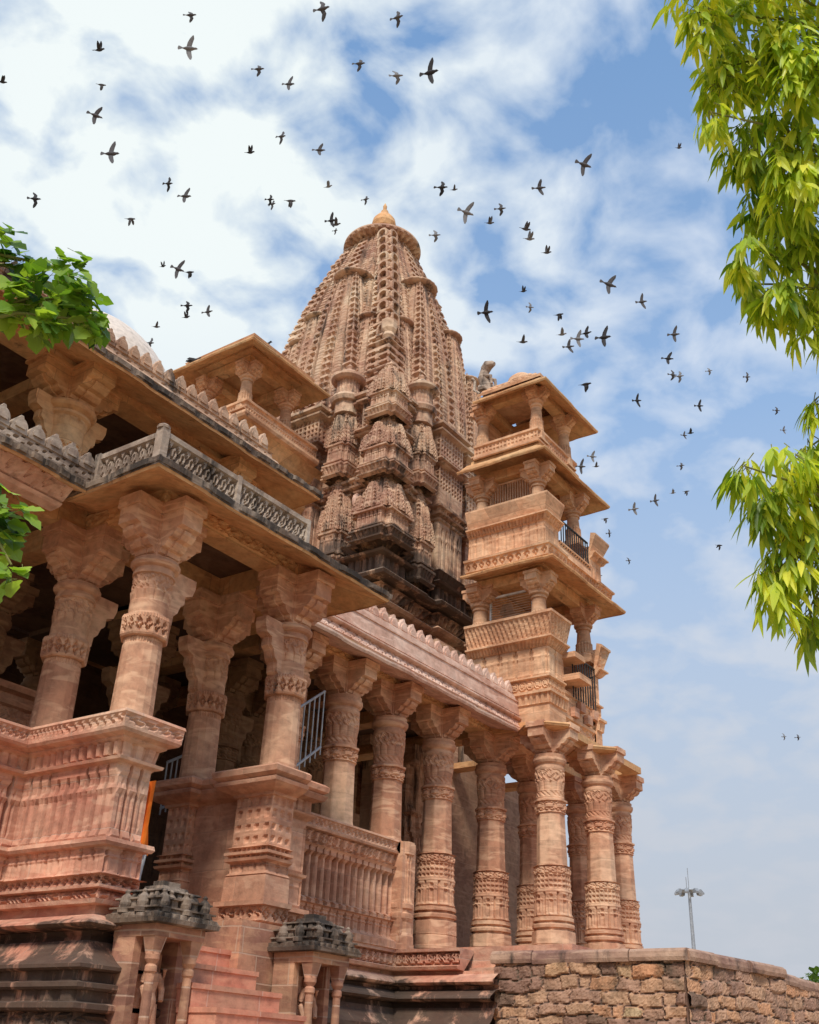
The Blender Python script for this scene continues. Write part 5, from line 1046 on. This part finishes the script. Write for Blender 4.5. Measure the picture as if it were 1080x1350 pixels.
tr = tag(empty('drooping_leaf_tree', (6.6, -0.4, 0)), 'tree with long drooping yellow-green leaves hanging down the right edge', 'tree')
m = MB(); m.tube([(6.9, -.9, 0), (6.8, -.8, 1.6), (6.5, -.55, 3.6), (6.0, -.3, 5.4), (5.4, 0, 7.0), (4.8, .1, 8.2)], [.20, .17, .14, .11, .07, .03], 14)
RL = [(4.40, .46, 5.70), (4.66, .62, 5.15), (4.25, .30, 6.40), (4.86, .72, 4.60), (5.02, .86, 4.05), (5.2, -1.0, 6.2), (5.9, .6, 6.6)]
for e, b0 in zip(RL, ((6.3, -.45, 4.6), (6.5, -.55, 3.9), (6.0, -.3, 5.4), (6.5, -.55, 3.6), (6.6, -.6, 3.3), (6.2, -.4, 4.9), (5.9, -.25, 5.7))):
    b0 = np.array(b0); e = np.array(e); md = (b0 + e) / 2 + np.array([.03, -.06, .28]); m.tube([b0, (b0 * .6 + md * .4) + np.array([0, 0, .03]), md, (md + e) / 2 + np.array([0.02, .03, .05]), e], [.055, .045, .034, .024, .012], 8)
m.build('trunk', M_bark, tr)
def crown(ells, seed, perv, mk, name, mat, root, droopy, anchors):
    rs = np.random.default_rng(seed); m = MB(); tw_ = MB()
    for (x, y, z, rh, rv) in ells:
        vol = rh * rh * rv; n = max(6, int(perv * rh * rv / .04))
        c = np.array([x, y, z]); a = np.array(min(anchors, key=lambda q: np.linalg.norm(np.array(q) - c)))
        mid = (a + c) / 2 + np.array([0, 0, .12 * np.linalg.norm(a - c)]); tw_.tube([a, mid, c + np.array([0, 0, rv * .5])], [.012, .008, .004], 6)
        tone_c = rs.uniform(-.16, .20)
        for k in range(n):
            v = rs.normal(0, 1, 3); v /= np.linalg.norm(v); rr_ = rs.uniform(.25, 1.05) ** .6
            p = c + v * np.array([rh, rh * 1.2, rv]) * rr_
            mk(m, tw_, p, v, rs, tone_c)
    m.build('crown', mat, root, smooth=False); tw_.build('branches', M_twig, root)
def sprigR(m, tw_, p, v, rs, tc):
    n = rs.integers(5, 9); a0 = rs.uniform(0, 2 * PI)
    tw_.tube([p + np.array([0, 0, .05]) - np.array([v[0], v[1], 0]) * .05, p], [.003, .002], 4)
    for k in range(n):
        a = a0 + k * 2 * PI / n + rs.uniform(-.3, .3); o = rs.uniform(.25, .8)
        d = np.array([math.cos(a) * o + v[0] * .35, math.sin(a) * o + v[1] * .35, -rs.uniform(.55, 1.15)])
        Ln = rs.uniform(.08, .165); tone = np.clip(rs.normal(.52, .2) + tc, 0, 1)
        add_leaf(m, p + rs.normal(0, .012, 3), d, (v[0] + .01, v[1], .6), Ln, Ln * rs.uniform(.095, .135), rs.uniform(.2, .9), SH_R, tone, .35)
crown([(x, y, z, a * (1.12 if z < 4.5 else .94), b * (1.2 if z < 4.5 else 1.05)) for x, y, z, a, b in RT] + RX, 21, 58, sprigR, 'crown', M_leafR, tr, True, RL + [(5.4, 0, 7.0), (4.9, .1, 7.9), (6.0, -.3, 5.4), (6.3, -.45, 4.6)])
SH_L = (.10, .75, 1.0, .70, .80, .42, .04)
def leafL(m, tw_, p, v, rs, tc):
    for k in range(rs.integers(2, 4)):
        d = np.array([v[0] + rs.normal(0, .5), v[1] + rs.normal(0, .5), rs.uniform(-.9, .15)]); q = p + rs.normal(0, .02, 3)
        Ln = rs.uniform(.055, .10); tone = np.clip(rs.normal(.5, .24) + tc, 0, 1)
        add_leaf(m, q, d, (rs.normal(0, .4) - .4, rs.normal(0, .4) - .5, .8), Ln, Ln * rs.uniform(.40, .52), rs.uniform(0, .6), SH_L, tone, .18)
        tw_.tube([q - d / np.linalg.norm(d) * .03, q], [.0012, .0012], 3)
tl = tag(empty('broad_leaf_tree', (.9, 4.6, 0)), 'leafy branch of a broad-leaved green tree reaching in at the left edge', 'tree')
m = MB(); m.tube([(.6, 4.9, 0), (.65, 4.8, 1.5), (.8, 4.5, 2.8), (.95, 4.4, 4.0), (1.1, 4.3, 5.2), (1.2, 4.4, 6.2)], [.13, .115, .095, .07, .045, .02], 12)
LL = [(1.55, 3.75, 4.55), (1.6, 3.5, 4.1), (1.62, 3.25, 3.45), (.6, 3.7, 4.8), (1.3, 4.9, 5.0)]
for e, b0 in zip(LL, ((.9, 4.45, 3.6), (.82, 4.5, 3.0), (.75, 4.6, 2.5), (.95, 4.4, 4.0), (1.0, 4.35, 4.4))):
    b0 = np.array(b0); e = np.array(e); md = (b0 + e) / 2 + np.array([0, 0, .14]); m.tube([b0, md, (md + e) / 2 + np.array([.02, .01, .03]), e], [.035, .026, .018, .008], 7)
m.build('trunk', M_bark, tl)
crown(LTT + LX, 5, 120, leafL, 'crown', M_leafL, tl, False, LL + [(1.1, 4.3, 5.2), (1.2, 4.4, 5.9)])
# far trees beyond the wall
def far_tree(x, y, h, r, seed, label):
    rs = np.random.default_rng(seed); rt = tag(empty('far_tree', (x, y, 0)), label, 'tree')
    m = MB(); m.tube([(x, y, 0), (x + .1, y, h * .4), (x, y, h * .7)], [.3, .2, .08], 8)
    for k in range(6):
        a = k * 1.05; m.tube([(x, y, h * .4), (x + r * .6 * math.cos(a), y + r * .6 * math.sin(a), h * .75)], [.1, .04], 6)
    m.build('trunk', M_bark, rt); m = MB()
    for c in range(16):
        v = rs.normal(0, 1, 3); v /= np.linalg.norm(v); cc = np.array([x, y, h * .68]) + v * np.array([r * .65, r * .65, h * .2]) * rs.uniform(.5, 1); tc_ = rs.uniform(.2, .8)
        for k in range(150):
            w = rs.normal(0, 1, 3); w /= np.linalg.norm(w); p = cc + w * r * .42 * rs.uniform(.6, 1) ; d = rs.normal(0, 1, 3)
            add_leaf(m, p, d, (0.1, .2, 1), .34, .15, .3, (.2, 1, .1), np.clip(tc_ + rs.normal(0, .12), 0, 1))
    m.build('crown', M_leafF, rt)
far_tree(67.5, 17.3, 9.4, 2.6, 1, 'green far tree showing above the wall at the right edge')
far_tree(71.6, 22.3, 8.6, 1.8, 2, 'small pale far tree just above the wall left of the edge tree')
